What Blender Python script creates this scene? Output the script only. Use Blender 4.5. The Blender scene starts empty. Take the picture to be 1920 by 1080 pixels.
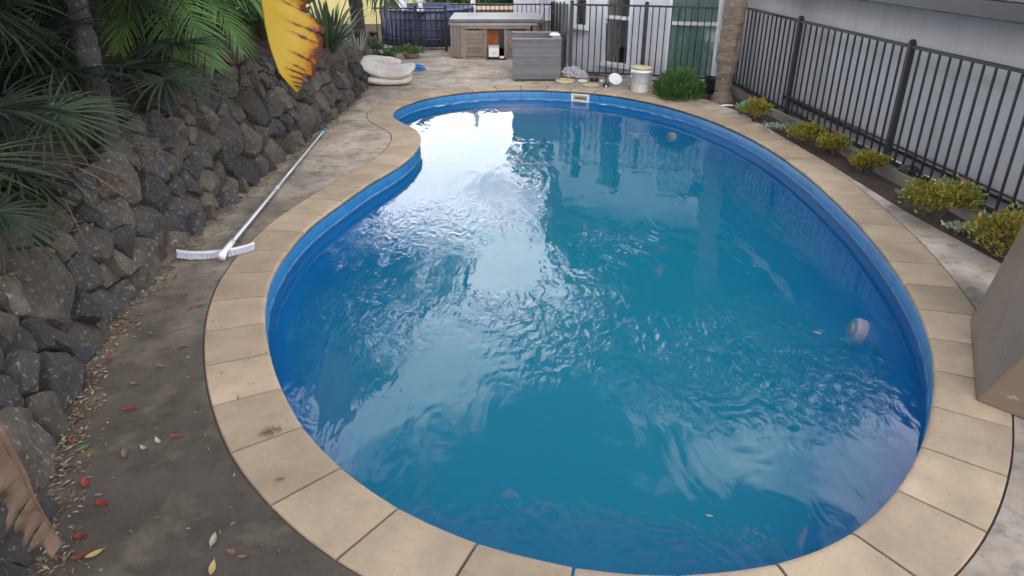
import bpy, bmesh, math, random
from mathutils import Vector, Matrix, noise
R = random.Random(7)
sc = bpy.context.scene
PI = math.pi

# ------------------------------------------------------------------ camera
F, TILT, H = 1350.0, math.atan(655 / 1350), 2.2
cam = bpy.data.cameras.new('camera'); camo = bpy.data.objects.new('camera', cam)
sc.collection.objects.link(camo)
camo.location = (0, 0, H); camo.rotation_euler = (PI / 2 - TILT, 0, 0)
cam.sensor_width = 36; cam.lens = 36 * F / 1920; cam.clip_start = .05; cam.clip_end = 400
sc.camera = camo

# ------------------------------------------------------------------ sky and sun
SUN_EL, SUN_AZ = math.radians(52), math.radians(165)
w = bpy.data.worlds.new('World'); sc.world = w; w.use_nodes = True
nt = w.node_tree; nt.nodes.clear()
def wn(t, **k):
    n = nt.nodes.new(t)
    for a, b in k.items(): setattr(n, a, b)
    return n
out = wn('ShaderNodeOutputWorld'); bg = wn('ShaderNodeBackground'); bg.inputs[1].default_value = .12
sky = wn('ShaderNodeTexSky', sky_type='NISHITA', sun_disc=False, sun_elevation=SUN_EL, sun_rotation=SUN_AZ)
tc = wn('ShaderNodeTexCoord'); mp = wn('ShaderNodeMapping'); mp.inputs['Scale'].default_value = (1, 1, 2.2)
mp.inputs['Location'].default_value = (5, 2.5, 1)
nz = wn('ShaderNodeTexNoise'); nz.inputs['Scale'].default_value = 1.9; nz.inputs['Detail'].default_value = 9; nz.inputs['Roughness'].default_value = .55
cr = wn('ShaderNodeValToRGB'); cr.color_ramp.elements[0].position = .47; cr.color_ramp.elements[1].position = .55
mx = wn('ShaderNodeMix', data_type='RGBA')
nz2 = wn('ShaderNodeTexNoise'); nz2.inputs['Scale'].default_value = 3.1; nz2.inputs['Detail'].default_value = 6
cc = wn('ShaderNodeMix', data_type='RGBA')
cc.inputs[6].default_value = (7.2, 7.5, 8.0, 1); cc.inputs[7].default_value = (17, 17, 17.5, 1)
L = nt.links.new
L(tc.outputs['Generated'], mp.inputs[0]); L(mp.outputs[0], nz.inputs['Vector']); L(mp.outputs[0], nz2.inputs['Vector'])
L(cr.outputs[0], mx.inputs[0]); L(nz2.outputs['Fac'], cc.inputs[0])
sp = wn('ShaderNodeSeparateXYZ'); L(tc.outputs['Generated'], sp.inputs[0])
hz = wn('ShaderNodeMapRange'); hz.inputs[1].default_value = .74; hz.inputs[2].default_value = .28; hz.inputs[3].default_value = -.115; hz.inputs[4].default_value = .20; L(sp.outputs['Z'], hz.inputs[0])
ha = wn('ShaderNodeMath', operation='ADD'); L(nz.outputs['Fac'], ha.inputs[0]); L(hz.outputs[0], ha.inputs[1]); L(ha.outputs[0], cr.inputs[0])
hb = wn('ShaderNodeVectorMath', operation='SCALE'); hm = wn('ShaderNodeMapRange'); hm.inputs[1].default_value = .66; hm.inputs[2].default_value = .15; hm.inputs[3].default_value = 1; hm.inputs[4].default_value = 2.0; L(sp.outputs['Z'], hm.inputs[0])
L(cc.outputs[2], hb.inputs[0]); L(hm.outputs[0], hb.inputs['Scale'])
L(sky.outputs[0], mx.inputs[6]); L(hb.outputs[0], mx.inputs[7]); L(mx.outputs[2], bg.inputs[0]); L(bg.outputs[0], out.inputs[0])
sun = bpy.data.lights.new('sun', 'SUN'); sun.energy = .6; sun.angle = math.radians(35); sun.color = (1, .96, .9)
suno = bpy.data.objects.new('sun', sun); sc.collection.objects.link(suno)
suno.rotation_euler = (PI / 2 - SUN_EL, 0, PI - SUN_AZ)
sc.view_settings.view_transform = 'Standard'; sc.view_settings.look = 'None'; sc.view_settings.gamma = 1
sc.view_settings.use_curve_mapping = False; sc.view_settings.exposure = 1.12
sc.cycles.max_bounces = 12; sc.cycles.transparent_max_bounces = 24; sc.cycles.volume_bounces = 7
sc.cycles.caustics_reflective = False; sc.cycles.caustics_refractive = False

# ------------------------------------------------------------------ measuring helpers
CT, ST = math.cos(TILT), math.sin(TILT)
def ray(px, py):
    a = (px - 960) / F; b = (540 - py) / F
    return Vector((a, CT + b * ST, -ST + b * CT))
def G(px, py, z=0.0):
    d = ray(px, py); t = (z - H) / d.z
    return Vector((d.x * t, d.y * t, z))
def V(px, py, y):
    d = ray(px, py); t = y / d.y
    return Vector((d.x * t, y, H + d.z * t))

# ------------------------------------------------------------------ objects
COL = sc.collection
def tag(o, label=None, cat=None, group=None, kind=None):
    if label: o['label'] = label
    if cat: o['category'] = cat
    if group: o['group'] = group
    if kind: o['kind'] = kind
    return o
def link(name, data, parent=None, loc=None, rot=None, scale=None):
    o = bpy.data.objects.new(name, data); COL.objects.link(o)
    if parent is not None: o.parent = parent
    if loc is not None: o.location = loc
    if rot is not None: o.rotation_euler = rot
    if scale is not None: o.scale = scale if hasattr(scale, '__len__') else (scale,) * 3
    return o
def empty(name, loc, rz=0, label=None, cat=None, group=None, kind=None):
    o = link(name, None, None, loc, (0, 0, rz)); o.empty_display_size = .1
    return tag(o, label, cat, group, kind)
def me(bm, name, mats, smooth=False, bevel=0):
    if bevel:
        bmesh.ops.bevel(bm, geom=list(bm.edges), offset=bevel, segments=2, affect='EDGES', profile=.6)
    m = bpy.data.meshes.new(name); bm.to_mesh(m); bm.free()
    for mt in (mats if isinstance(mats, (list, tuple)) else [mats]): m.materials.append(mt)
    if smooth: m.polygons.foreach_set('use_smooth', [True] * len(m.polygons))
    return m
def obj(name, bm, mat, parent=None, loc=None, rot=None, smooth=False, bevel=0):
    return link(name, me(bm, name, mat, smooth, bevel), parent, loc, rot)
def box(bm, x0, x1, y0, y1, z0, z1, M=None):
    c = [(x, y, z) for z in (z0, z1) for y in (y0, y1) for x in (x0, x1)]
    v = [bm.verts.new((M @ Vector(p)) if M else p) for p in c]
    for f in ((0, 2, 3, 1), (4, 5, 7, 6), (0, 1, 5, 4), (2, 6, 7, 3), (0, 4, 6, 2), (1, 3, 7, 5)):
        bm.faces.new([v[i] for i in f])
    return v
def bbox(x0, x1, y0, y1, z0, z1, M=None):
    bm = bmesh.new(); box(bm, x0, x1, y0, y1, z0, z1, M); return bm
def tube(bm, pts, r, n=8, cap=True):
    pts = [Vector(p) for p in pts]; rr = r if hasattr(r, '__len__') else [r] * len(pts)
    rings = []; up0 = None
    for i, p in enumerate(pts):
        d = (pts[min(i + 1, len(pts) - 1)] - pts[max(i - 1, 0)]).normalized()
        up = Vector((0, 0, 1)) if abs(d.z) < .95 else Vector((1, 0, 0))
        if up0 is not None: up = up0
        a = d.cross(up).normalized(); b = a.cross(d).normalized(); up0 = b
        rings.append([bm.verts.new(p + (a * math.cos(2 * PI * k / n) + b * math.sin(2 * PI * k / n)) * rr[i]) for k in range(n)])
    for A, B in zip(rings, rings[1:]):
        for k in range(n): bm.faces.new((A[k], A[(k + 1) % n], B[(k + 1) % n], B[k]))
    if cap: bm.faces.new(rings[0][::-1]); bm.faces.new(rings[-1])
    return rings
def btube(pts, r, n=8): 
    bm = bmesh.new(); tube(bm, pts, r, n); return bm
def lathe(bm, prof, n=24, M=None, sx=1, sy=1):
    rings = []
    for r, z in prof:
        rings.append([bm.verts.new((M or Matrix()) @ Vector((sx * r * math.cos(2 * PI * k / n), sy * r * math.sin(2 * PI * k / n), z))) for k in range(n)])
    for A, B in zip(rings, rings[1:]):
        for k in range(n): bm.faces.new((A[k], A[(k + 1) % n], B[(k + 1) % n], B[k]))
    bm.faces.new(rings[0][::-1]); bm.faces.new(rings[-1])
def extr(bm, poly, z0, z1, M=None):
    M = M or Matrix()
    a = [bm.verts.new(M @ Vector((p[0], p[1], z0))) for p in poly]; b = [bm.verts.new(M @ Vector((p[0], p[1], z1))) for p in poly]
    n = len(poly)
    bm.faces.new(a[::-1]); bm.faces.new(b)
    for i in range(n): bm.faces.new((a[i], a[(i + 1) % n], b[(i + 1) % n], b[i]))

# ------------------------------------------------------------------ materials
def mat(name, base, rough=.7, c2=None, nscale=4, c3=None, n3=30, t3=(.55, .7), bump=0, bscale=60, metal=0, spec=.5,
        rnd=0, coord='Object', stretch=None, detail=6, trans=0, coat=0, ramp=(.35, .65)):
    m = bpy.data.materials.new(name); m.use_nodes = True
    t = m.node_tree; N = t.nodes; K = t.links.new
    p = N['Principled BSDF']
    p.inputs['Roughness'].default_value = rough; p.inputs['Metallic'].default_value = metal
    p.inputs['Specular IOR Level'].default_value = spec; p.inputs['Coat Weight'].default_value = coat
    tcn = N.new('ShaderNodeTexCoord'); vec = tcn.outputs[coord]
    if coord == 'World':
        pass
    if stretch:
        mpn = N.new('ShaderNodeMapping'); mpn.inputs['Scale'].default_value = stretch; K(vec, mpn.inputs[0]); vec = mpn.outputs[0]
    oi = N.new('ShaderNodeObjectInfo')
    ad = N.new('ShaderNodeVectorMath'); ad.operation = 'ADD'; K(vec, ad.inputs[0])
    ml = N.new('ShaderNodeMath'); ml.operation = 'MULTIPLY'; ml.inputs[1].default_value = 37.0 if rnd else 0; K(oi.outputs['Random'], ml.inputs[0])
    K(ml.outputs[0], ad.inputs[1]); vec = ad.outputs[0]
    def nse(s, d=6):
        n = N.new('ShaderNodeTexNoise'); n.inputs['Scale'].default_value = s; n.inputs['Detail'].default_value = d; n.inputs['Roughness'].default_value = .6
        K(vec, n.inputs['Vector']); return n.outputs['Fac']
    def mix(fac, a, b):
        n = N.new('ShaderNodeMix'); n.data_type = 'RGBA'; K(fac, n.inputs[0])
        for s, i in ((a, 6), (b, 7)):
            if isinstance(s, tuple): n.inputs[i].default_value = (*s, 1)
            else: K(s, n.inputs[i])
        return n.outputs[2]
    def rmp(f, a, b):
        n = N.new('ShaderNodeMapRange'); n.inputs[1].default_value = a; n.inputs[2].default_value = b; K(f, n.inputs[0]); return n.outputs[0]
    c = tuple(base)
    if c2: c = mix(rmp(nse(nscale, detail), *ramp), c, tuple(c2))
    if c3: c = mix(rmp(nse(n3, 4), *t3), c, tuple(c3))
    if rnd:
        hs = N.new('ShaderNodeHueSaturation'); v = N.new('ShaderNodeMapRange'); v.inputs[3].default_value = 1 - rnd; v.inputs[4].default_value = 1 + rnd
        K(oi.outputs['Random'], v.inputs[0]); K(v.outputs[0], hs.inputs['Value'])
        if isinstance(c, tuple): hs.inputs['Color'].default_value = (*c, 1)
        else: K(c, hs.inputs['Color'])
        c = hs.outputs[0]
    if isinstance(c, tuple): p.inputs['Base Color'].default_value = (*c, 1)
    else: K(c, p.inputs['Base Color'])
    if bump:
        b = N.new('ShaderNodeBump'); b.inputs['Strength'].default_value = bump; b.inputs['Distance'].default_value = .02
        K(nse(bscale, 8), b.inputs['Height']); K(b.outputs[0], p.inputs['Normal'])
    if trans:   # thin leaf: some light passes through
        tr = N.new('ShaderNodeBsdfTranslucent'); mxs = N.new('ShaderNodeMixShader'); mxs.inputs[0].default_value = trans
        if isinstance(c, tuple): tr.inputs[0].default_value = (*c, 1)
        else: K(c, tr.inputs[0])
        K(p.outputs[0], mxs.inputs[1]); K(tr.outputs[0], mxs.inputs[2]); K(mxs.outputs[0], N['Material Output'].inputs[0])
    return m
M_ = {}
M_['soil'] = mat('soil', (.05, .035, .025), .95, (.10, .07, .05), 6, (.16, .12, .08), 60, (.62, .7), bump=.8, bscale=40)
M_['mulch'] = mat('mulch', (.036, .023, .016), .95, (.07, .042, .028), 20, (.15, .11, .08), 90, (.6, .7), bump=1, bscale=90)
M_['tile'] = mat('coping_tile', (.44, .33, .215), .85, (.31, .235, .155), 2.8, (.25, .19, .13), 30, (.60, .78), bump=.3, bscale=160, rnd=.12)
M_['grout'] = mat('joint_sand', (.09, .075, .06), .95, (.11, .10, .08), 40, bump=.5)
M_['basalt'] = mat('basalt', (.025, .027, .032), .92, (.052, .041, .031), 3.8, (.17, .165, .135), 34, (.58, .70), bump=.9, bscale=26, rnd=.38)
M_['basalt_brown'] = mat('basalt_brown', (.045, .036, .028), .9, (.095, .078, .06), 5, (.22, .205, .17), 34, (.58, .72), bump=1, bscale=30, rnd=.3)
M_['black'] = mat('black_powder_coat', (.018, .02, .021), .45, spec=.4)
M_['blackplastic'] = mat('black_plastic', (.015, .015, .016), .4)
M_['render'] = mat('painted_wall', (.42, .415, .435), .85, (.37, .365, .38), 1.2, (.33, .32, .325), 2.5, (.54, .8), bump=.08, bscale=200, stretch=(3, 3, .45))
M_['whitewall'] = mat('white_weatherboard', (.62, .62, .66), .7, (.52, .52, .56), 2, bump=.03)
M_['whitepaint'] = mat('white_paint', (.74, .74, .75), .45, (.66, .66, .66), 5)
M_['soffit'] = mat('soffit', (.42, .41, .40), .8)
M_['gutter'] = mat('gutter', (.045, .045, .05), .35)
M_['shingle'] = mat('roof_shingle', (.085, .088, .10), .9, (.055, .057, .065), 30, bump=.6, bscale=120, rnd=.25)
M_['yellow'] = mat('yellow_board', (.52, .45, .19), .75, (.45, .39, .17), 3, bump=.05)
M_['alu'] = mat('brushed_aluminium', (.62, .62, .64), .35, (.5, .5, .52), 30, metal=.7)
M_['whiteplastic'] = mat('white_plastic', (.76, .76, .77), .4, (.66, .65, .63), 6)
M_['cyan'] = mat('cyan_plastic', (.02, .42, .52), .4)
M_['bristle'] = mat('bristle', (.50, .50, .56), .8, (.40, .40, .45), 60)
M_['cushion'] = mat('cushion_fabric', (.70, .64, .58), .9, (.54, .48, .42), 5, bump=.2, bscale=12)
M_['rattan'] = mat('grey_rattan', (.16, .15, .16), .6, (.105, .10, .11), 7, (.22, .21, .22), 60, (.5, .6), bump=.5, bscale=90, stretch=(1, 1, 14), rnd=.12)
M_['spa_wood'] = mat('spa_cabinet', (.21, .165, .14), .65, (.15, .12, .10), 5, (.27, .22, .19), 20, (.55, .7), bump=.15, stretch=(3, 3, .4), rnd=.14)
M_['spa_cover'] = mat('spa_cover', (.085, .085, .09), .5, (.13, .13, .135), 4)
M_['spa_rim'] = mat('spa_rim', (.30, .26, .24), .4)
M_['foam'] = mat('orange_foam', (.30, .10, .02), .9, (.20, .06, .015), 10, bump=.6, bscale=30)
M_['navy'] = mat('navy_liner', (.035, .042, .10), .5, (.06, .07, .15), 5, (.02, .025, .06), 14, (.5, .7), bump=.1)
M_['darkslat'] = mat('dark_green_slat', (.035, .045, .045), .6, (.025, .03, .03), 8, rnd=.25)
M_['trunk'] = mat('palm_trunk', (.20, .155, .115), .95, (.10, .075, .055), 6, (.30, .25, .2), 22, (.55, .7), bump=1, bscale=22, stretch=(1, 1, 2.5))
M_['trunk_grey'] = mat('grey_trunk', (.05, .044, .04), .95, (.028, .024, .021), 5, (.2, .19, .18), 30, (.6, .7), bump=.8, bscale=30)
M_['bark'] = mat('bark', (.09, .07, .055), .95, (.05, .04, .03), 8, bump=.8)
M_['fan'] = mat('fan_leaf', (.014, .030, .012), .7, (.027, .044, .018), 3, (.15, .14, .08), 12, (.66, .75), rnd=.3, trans=.15)
M_['fan_dark'] = mat('dark_fan_leaf', (.009, .019, .010), .7, (.017, .028, .014), 3, (.10, .09, .06), 12, (.66, .75), rnd=.3, trans=.1)
M_['pinnate'] = mat('pinnate_leaf', (.04, .085, .022), .45, (.028, .06, .018), 3, rnd=.25, trans=.3)
M_['pinnate_bright'] = mat('bright_pinnate_leaf', (.11, .20, .045), .45, (.07, .135, .03), 3, rnd=.15, trans=.35)
M_['deadfrond'] = mat('dry_frond', (.13, .10, .07), .8, (.12, .085, .06), 5, rnd=.3, trans=.1)
M_['strap'] = mat('strap_leaf', (.05, .09, .035), .5, (.07, .11, .05), 4, rnd=.3, trans=.15)
M_['palestrap'] = mat('pale_strap_leaf', (.42, .43, .38), .6, (.3, .33, .24), 4, rnd=.2)
M_['leafdark'] = mat('dark_leaf', (.030, .055, .022), .5, (.05, .08, .03), 2, rnd=.3, trans=.2)
M_['leafmid'] = mat('mid_leaf', (.055, .11, .03), .5, (.09, .15, .04), 2, rnd=.25, trans=.25)
M_['shrub'] = mat('golden_leaf', (.25, .235, .03), .5, (.12, .155, .022), 5, (.38, .19, .035), 14, (.52, .62), rnd=.12, trans=.25)
M_['juniper'] = mat('needle_leaf', (.045, .11, .025), .6, (.08, .15, .03), 8, trans=.15)
M_['succulent'] = mat('succulent', (.22, .30, .22), .5, (.32, .36, .25), 12)
M_['stem'] = mat('woody_stem', (.06, .045, .035), .9)
M_['banana'] = mat('banana_leaf', (.06, .13, .03), .4, (.09, .17, .04), 4, trans=.3)
M_['pseudostem'] = mat('pseudostem', (.16, .15, .06), .6, (.08, .05, .03), 6)
M_['dry_tan'] = mat('dry_tan_leaf', (.19, .125, .088), .85, (.115, .066, .04), 5, (.07, .04, .028), 11, (.55, .68), bump=.3, bscale=30, stretch=(1, 1, 1))
M_['taupe'] = mat('taupe_shell', (.19, .138, .10), .4, (.14, .10, .072), 2.2, (.25, .21, .17), 14, (.64, .74), bump=.05, bscale=40)
M_['timber'] = mat('sleeper', (.20, .18, .155), .9, (.13, .115, .095), 6, bump=.5, bscale=40, stretch=(1, .2, 1))
M_['deckwood'] = mat('orange_timber', (.25, .10, .05), .8, (.18, .07, .035), 5)
M_['beige'] = mat('beige_rail', (.62, .50, .38), .8)
M_['maroon'] = mat('maroon_leaf', (.12, .02, .03), .6, (.08, .015, .02), 5, trans=.2)
M_['bluehose'] = mat('blue_hose', (.01, .16, .48), .35)
M_['bag'] = mat('plastic_bag', (.60, .60, .64), .3, (.45, .44, .47), 20, trans=.3)
M_['creamlid'] = mat('cream_lid', (.60, .50, .27), .5, (.50, .42, .22), 8)
M_['curtain'] = mat('green_curtain', (.34, .46, .42), .9, (.22, .33, .30), 4)
M_['lilac'] = mat('lilac_plastic', (.45, .43, .55), .4)
M_['red'] = mat('red_leaf', (.30, .022, .018), .6, (.18, .03, .015), 40)
M_['brownleaf'] = mat('brown_leaf', (.13, .07, .04), .7, (.2, .13, .08), 40)
M_['yellowleaf2'] = mat('yellow_fallen_leaf', (.36, .28, .08), .6, (.28, .22, .10), 30)
M_['paleleaf'] = mat('pale_fallen_leaf', (.33, .30, .24), .7, (.22, .19, .14), 30)
M_['greenleaf2'] = mat('green_fallen_leaf', (.06, .14, .03), .5)
M_['bonewhite'] = mat('clear_bottle', (.72, .74, .78), .2)
M_['liner'] = mat('blue_fibreglass', (.011, .14, .36), .5, (.014, .17, .38), 1.5, (.009, .11, .29), 5, (.52, .7), stretch=(2, 2, .5))
M_['linerlow'] = mat('blue_fibreglass_below_water', (.012, .24, .66), .3, (.01, .21, .60), 2)
M_['scum'] = mat('waterline_deposit', (.18, .36, .50), .6, (.04, .2, .42), 9)

# concrete: worn, stained in shapes of its own, plus painted canopy shade
def concrete():
    m = mat('concrete', (.52, .44, .355), .9, (.42, .35, .275), 2.2, (.20, .17, .13), 12, (.60, .76), bump=.15, bscale=70, spec=.15)
    t = m.node_tree; N = t.nodes; K = t.links.new; p = N['Principled BSDF']
    old = p.inputs['Base Color'].links[0].from_socket
    g = N.new('ShaderNodeTexCoord')
    def layer(old, scale, a, b, col, seedloc, fac=1.0):
        mp = N.new('ShaderNodeMapping'); mp.inputs['Location'].default_value = seedloc; K(g.outputs['Object'], mp.inputs[0])
        n = N.new('ShaderNodeTexNoise'); n.inputs['Scale'].default_value = scale; n.inputs['Detail'].default_value = 10; n.inputs['Roughness'].default_value = .65
        K(mp.outputs[0], n.inputs['Vector'])
        r = N.new('ShaderNodeMapRange'); r.inputs[1].default_value = a; r.inputs[2].default_value = b; r.inputs[4].default_value = fac; K(n.outputs['Fac'], r.inputs[0])
        x = N.new('ShaderNodeMix'); x.data_type = 'RGBA'; K(r.outputs[0], x.inputs[0]); K(old, x.inputs[6]); x.inputs[7].default_value = (*col, 1)
        return x.outputs[2]
    c = layer(old, .8, .46, .62, (.19, .16, .125), (3, 1, 0), .6)
    c = layer(c, 1.7, .50, .64, (.12, .11, .07), (9, 4, 0), .45)
    c = layer(c, 5, .52, .66, (.075, .064, .048), (2, 9, 0), .45)
    c = layer(c, 34, .64, .72, (.42, .40, .36), (1, 7, 0), .7)
    # grime plus canopy shade painted in, on the slab before the rock wall
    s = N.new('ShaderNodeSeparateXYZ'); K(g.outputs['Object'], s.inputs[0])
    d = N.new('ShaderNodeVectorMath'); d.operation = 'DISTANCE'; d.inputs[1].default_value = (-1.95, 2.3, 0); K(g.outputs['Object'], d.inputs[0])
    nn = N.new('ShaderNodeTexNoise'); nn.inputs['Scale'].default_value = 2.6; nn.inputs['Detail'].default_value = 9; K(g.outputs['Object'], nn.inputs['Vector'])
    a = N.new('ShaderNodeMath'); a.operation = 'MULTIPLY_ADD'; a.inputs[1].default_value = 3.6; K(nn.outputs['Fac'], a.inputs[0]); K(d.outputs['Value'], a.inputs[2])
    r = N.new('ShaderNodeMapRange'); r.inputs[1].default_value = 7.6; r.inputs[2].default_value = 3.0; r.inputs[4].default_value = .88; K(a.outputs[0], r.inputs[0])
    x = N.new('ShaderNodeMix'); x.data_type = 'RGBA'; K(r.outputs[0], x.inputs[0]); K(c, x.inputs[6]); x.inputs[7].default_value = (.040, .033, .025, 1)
    c = layer(x.outputs[2], 3.2, .53, .66, (.21, .175, .13), (6, 2, 0), .4)
    c = layer(c, 7, .52, .66, (.052, .043, .031), (4, 4, 0), .42)
    c = layer(c, 60, .66, .72, (.40, .37, .32), (8, 7, 0), .6)
    K(c, p.inputs['Base Color'])
    return m
M_['concrete'] = concrete()

def glassmat(name, tint=(.75, .85, .82), refl=1.45):
    m = bpy.data.materials.new(name); m.use_nodes = True; N = m.node_tree.nodes; K = m.node_tree.links.new
    N.remove(N['Principled BSDF'])
    f = N.new('ShaderNodeFresnel'); f.inputs[0].default_value = refl
    t = N.new('ShaderNodeBsdfTransparent'); t.inputs[0].default_value = (*tint, 1)
    g = N.new('ShaderNodeBsdfGlossy'); g.inputs['Roughness'].default_value = .03
    x = N.new('ShaderNodeMixShader'); K(f.outputs[0], x.inputs[0]); K(t.outputs[0], x.inputs[1]); K(g.outputs[0], x.inputs[2])
    K(x.outputs[0], N['Material Output'].inputs[0]); return m
M_['glass'] = glassmat('window_glass', (.94, .97, .96))

def watermat():
    m = bpy.data.materials.new('pool_water'); m.use_nodes = True; N = m.node_tree.nodes; K = m.node_tree.links.new
    N.remove(N['Principled BSDF'])
    tc = N.new('ShaderNodeTexCoord'); P = tc.outputs['Object']
    def mp(sc=(1, 1, 1), loc=(0, 0, 0), rot=0):
        n = N.new('ShaderNodeMapping'); n.inputs['Scale'].default_value = sc; n.inputs['Location'].default_value = loc; n.inputs['Rotation'].default_value = (0, 0, rot)
        K(P, n.inputs[0]); return n.outputs[0]
    def ns(vec, s, d, dist=0, r=.5):
        n = N.new('ShaderNodeTexNoise'); n.inputs['Scale'].default_value = s; n.inputs['Detail'].default_value = d; n.inputs['Distortion'].default_value = dist; n.inputs['Roughness'].default_value = r
        K(vec, n.inputs['Vector']); return n.outputs['Fac']
    def ma(op, a, b=None, c=None):
        n = N.new('ShaderNodeMath'); n.operation = op
        for i, v in enumerate((a, b, c)):
            if v is None: continue
            if isinstance(v, (int, float)): n.inputs[i].default_value = v
            else: K(v, n.inputs[i])
        return n.outputs[0]
    def rg(v, a, b, c=0, d=1):
        n = N.new('ShaderNodeMapRange'); n.interpolation_type = 'SMOOTHSTEP'
        for i, q in enumerate((a, b, c, d)): n.inputs[i + 1].default_value = q
        K(v, n.inputs[0]); return n.outputs[0]
    def dist(p):
        n = N.new('ShaderNodeVectorMath'); n.operation = 'DISTANCE'; K(P, n.inputs[0]); n.inputs[1].default_value = p; return n.outputs['Value']
    def rings(p, freq, wob):
        w = ns(mp(), 1.3, 3); q = ma('MULTIPLY_ADD', w, wob, dist(p)); return ma('SINE', ma('MULTIPLY', q, freq))
    W = -.165
    c1 = G(1400, 670, W); c2 = G(1040, 610, W); c3 = G(700, 600, W); c4 = G(830, 420, W)
    pat = ns(mp((1, 1, 1), (5, 2, 0)), 1.1, 5, .6)
    # ripple patches
    k1 = ma('MULTIPLY', rg(dist(c1), 1.15, .25), rg(pat, .38, .6, .35, 1))
    k2 = ma('MULTIPLY', rg(dist(c2), 1.0, .2), rg(pat, .42, .6, .25, 1))
    k3 = ma('MULTIPLY', rg(dist(c3), .8, .1), .6)
    k4 = ma('MULTIPLY', rg(dist(c4), 1.1, .2), .6)
    k = ma('MAXIMUM', ma('MAXIMUM', k1, k2), ma('MAXIMUM', k3, k4))
    fine = ns(mp((1, .5, 1), rot=.5), 10, 2.6, 1.5, .5)
    h1 = ma('MULTIPLY', ma('MULTIPLY', fine, k), .022)
    r1 = ma('MULTIPLY', ma('MULTIPLY', rings((c1.x - .35, c1.y - .1, W), 62, .45), k1), .0012)
    r2 = ma('MULTIPLY', ma('MULTIPLY', rings((c2.x - .5, c2.y + .3, W), 50, .6), k2), .0007)
    sw = ma('MULTIPLY', ns(mp((1, .45, 1), rot=-.25), 3.2, 2.5, .8), .0062)
    md = ma('MULTIPLY', ns(mp((1, .35, 1), rot=.15), 9, 2, .6), .0010)
    h = ma('ADD', ma('ADD', h1, ma('ADD', r1, r2)), ma('ADD', sw, md))
    b = N.new('ShaderNodeBump'); b.inputs['Strength'].default_value = 1; b.inputs['Distance'].default_value = 1; K(h, b.inputs['Height'])
    f = N.new('ShaderNodeFresnel'); f.inputs[0].default_value = 1.36; K(b.outputs[0], f.inputs['Normal'])
    t = N.new('ShaderNodeBsdfTransparent'); t.inputs[0].default_value = (.97, .98, 1, 1)
    g = N.new('ShaderNodeBsdfGlossy'); g.inputs['Roughness'].default_value = .02; K(b.outputs[0], g.inputs['Normal'])
    x = N.new('ShaderNodeMixShader'); K(f.outputs[0], x.inputs[0]); K(t.outputs[0], x.inputs[1]); K(g.outputs[0], x.inputs[2])
    K(x.outputs[0], N['Material Output'].inputs['Surface'])
    s = N.new('ShaderNodeVolumeScatter'); s.inputs['Color'].default_value = (.02, .70, .99, 1); s.inputs['Density'].default_value = .85; s.inputs['Anisotropy'].default_value = .2
    a = N.new('ShaderNodeVolumeAbsorption'); (.0, .96, 1.0, 1); a.inputs['Density'].default_value = .7
    ad = N.new('ShaderNodeAddShader'); K(s.outputs[0], ad.inputs[0]); K(a.outputs[0], ad.inputs[1]); K(ad.outputs[0], N['Material Output'].inputs['Volume'])
    return m
M_['water'] = watermat()

# ------------------------------------------------------------------ pool outline
def chaikin(p, it=2):
    for _ in range(it):
        q = []
        for i in range(len(p)):
            a, b = p[i], p[(i + 1) % len(p)]
            q += [a * .75 + b * .25, a * .25 + b * .75]
        p = q
    return p
def resample(p, step=None, n=None):
    L_ = [0]
    for i in range(len(p)): L_.append(L_[-1] + (p[(i + 1) % len(p)] - p[i]).length)
    T = L_[-1]; n = n or round(T / step); res = []; j = 0
    for k in range(n):
        s = T * k / n
        while L_[j + 1] < s: j += 1
        u = (s - L_[j]) / max(L_[j + 1] - L_[j], 1e-9); res.append(p[j].lerp(p[(j + 1) % len(p)], u))
    return res, T
PX = [(734,213),(741,204),(758,195),(780,187),(820,177),(880,169.5),(950,166),(1020,166),(1090,170),(1150,176),(1220,189),(1290,207),(1360,233),(1420,262),
      (1470,293),(1520,330),(1570,375),(1620,425),(1665,480),(1703,535),(1732,590),(1752,650),(1758,710),(1751,780),(1733,840),(1700,905),(1640,975),(1545,1037),
      (1400,1074),(1220,1085),(1050,1064),(875,1018),(730,950),(625,872),(555,795),(512,705),(496,640),(491,585),(500,532),(522,490),(552,449),(590,412),
      (657,365),(694,339),(733,318),(762,299),(782,278),(789,259),(782,245),(766,236),(748,228),(737,221)]
inner = [G(*p) for p in PX]
inner, _ = resample(chaikin(inner, 2), n=480)
def offset(loop, d):
    n = len(loop); r = []
    for i in range(n):
        t = (loop[(i + 2) % n] - loop[i - 2]).normalized(); nn = Vector((-t.y, t.x, 0))
        r.append(loop[i] + nn * d)
    return r
area = sum(inner[i].x * inner[(i + 1) % 480].y - inner[(i + 1) % 480].x * inner[i].y for i in range(480))
SG = 1 if area > 0 else -1        # left normal points inward when counter-clockwise
def off_in(d): return offset(inner, d * SG)
COPE = .35
outer = off_in(-COPE)

def fill(outer_loop, holes, z):
    bm = bmesh.new(); es = []
    for lp in [outer_loop] + holes:
        vs = [bm.verts.new((p[0], p[1], z)) for p in lp]
        for i in range(len(vs)): es.append(bm.edges.new((vs[i], vs[(i + 1) % len(vs)])))
    bmesh.ops.triangle_fill(bm, edges=es, use_beauty=True)
    for f in bm.faces:
        if f.normal.z < 0: f.normal_flip()
    return bm
mid = [p for p in off_in(-COPE - .0)][::4]
# ground (soil, reaches far), hole for the pool
gm = fill([(-150, -60), (150, -60), (150, 260), (-150, 260)], [[p for p in off_in(-.2)][::4]], -.06)
tag(obj('ground', gm, M_['soil']), kind='structure')

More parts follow.
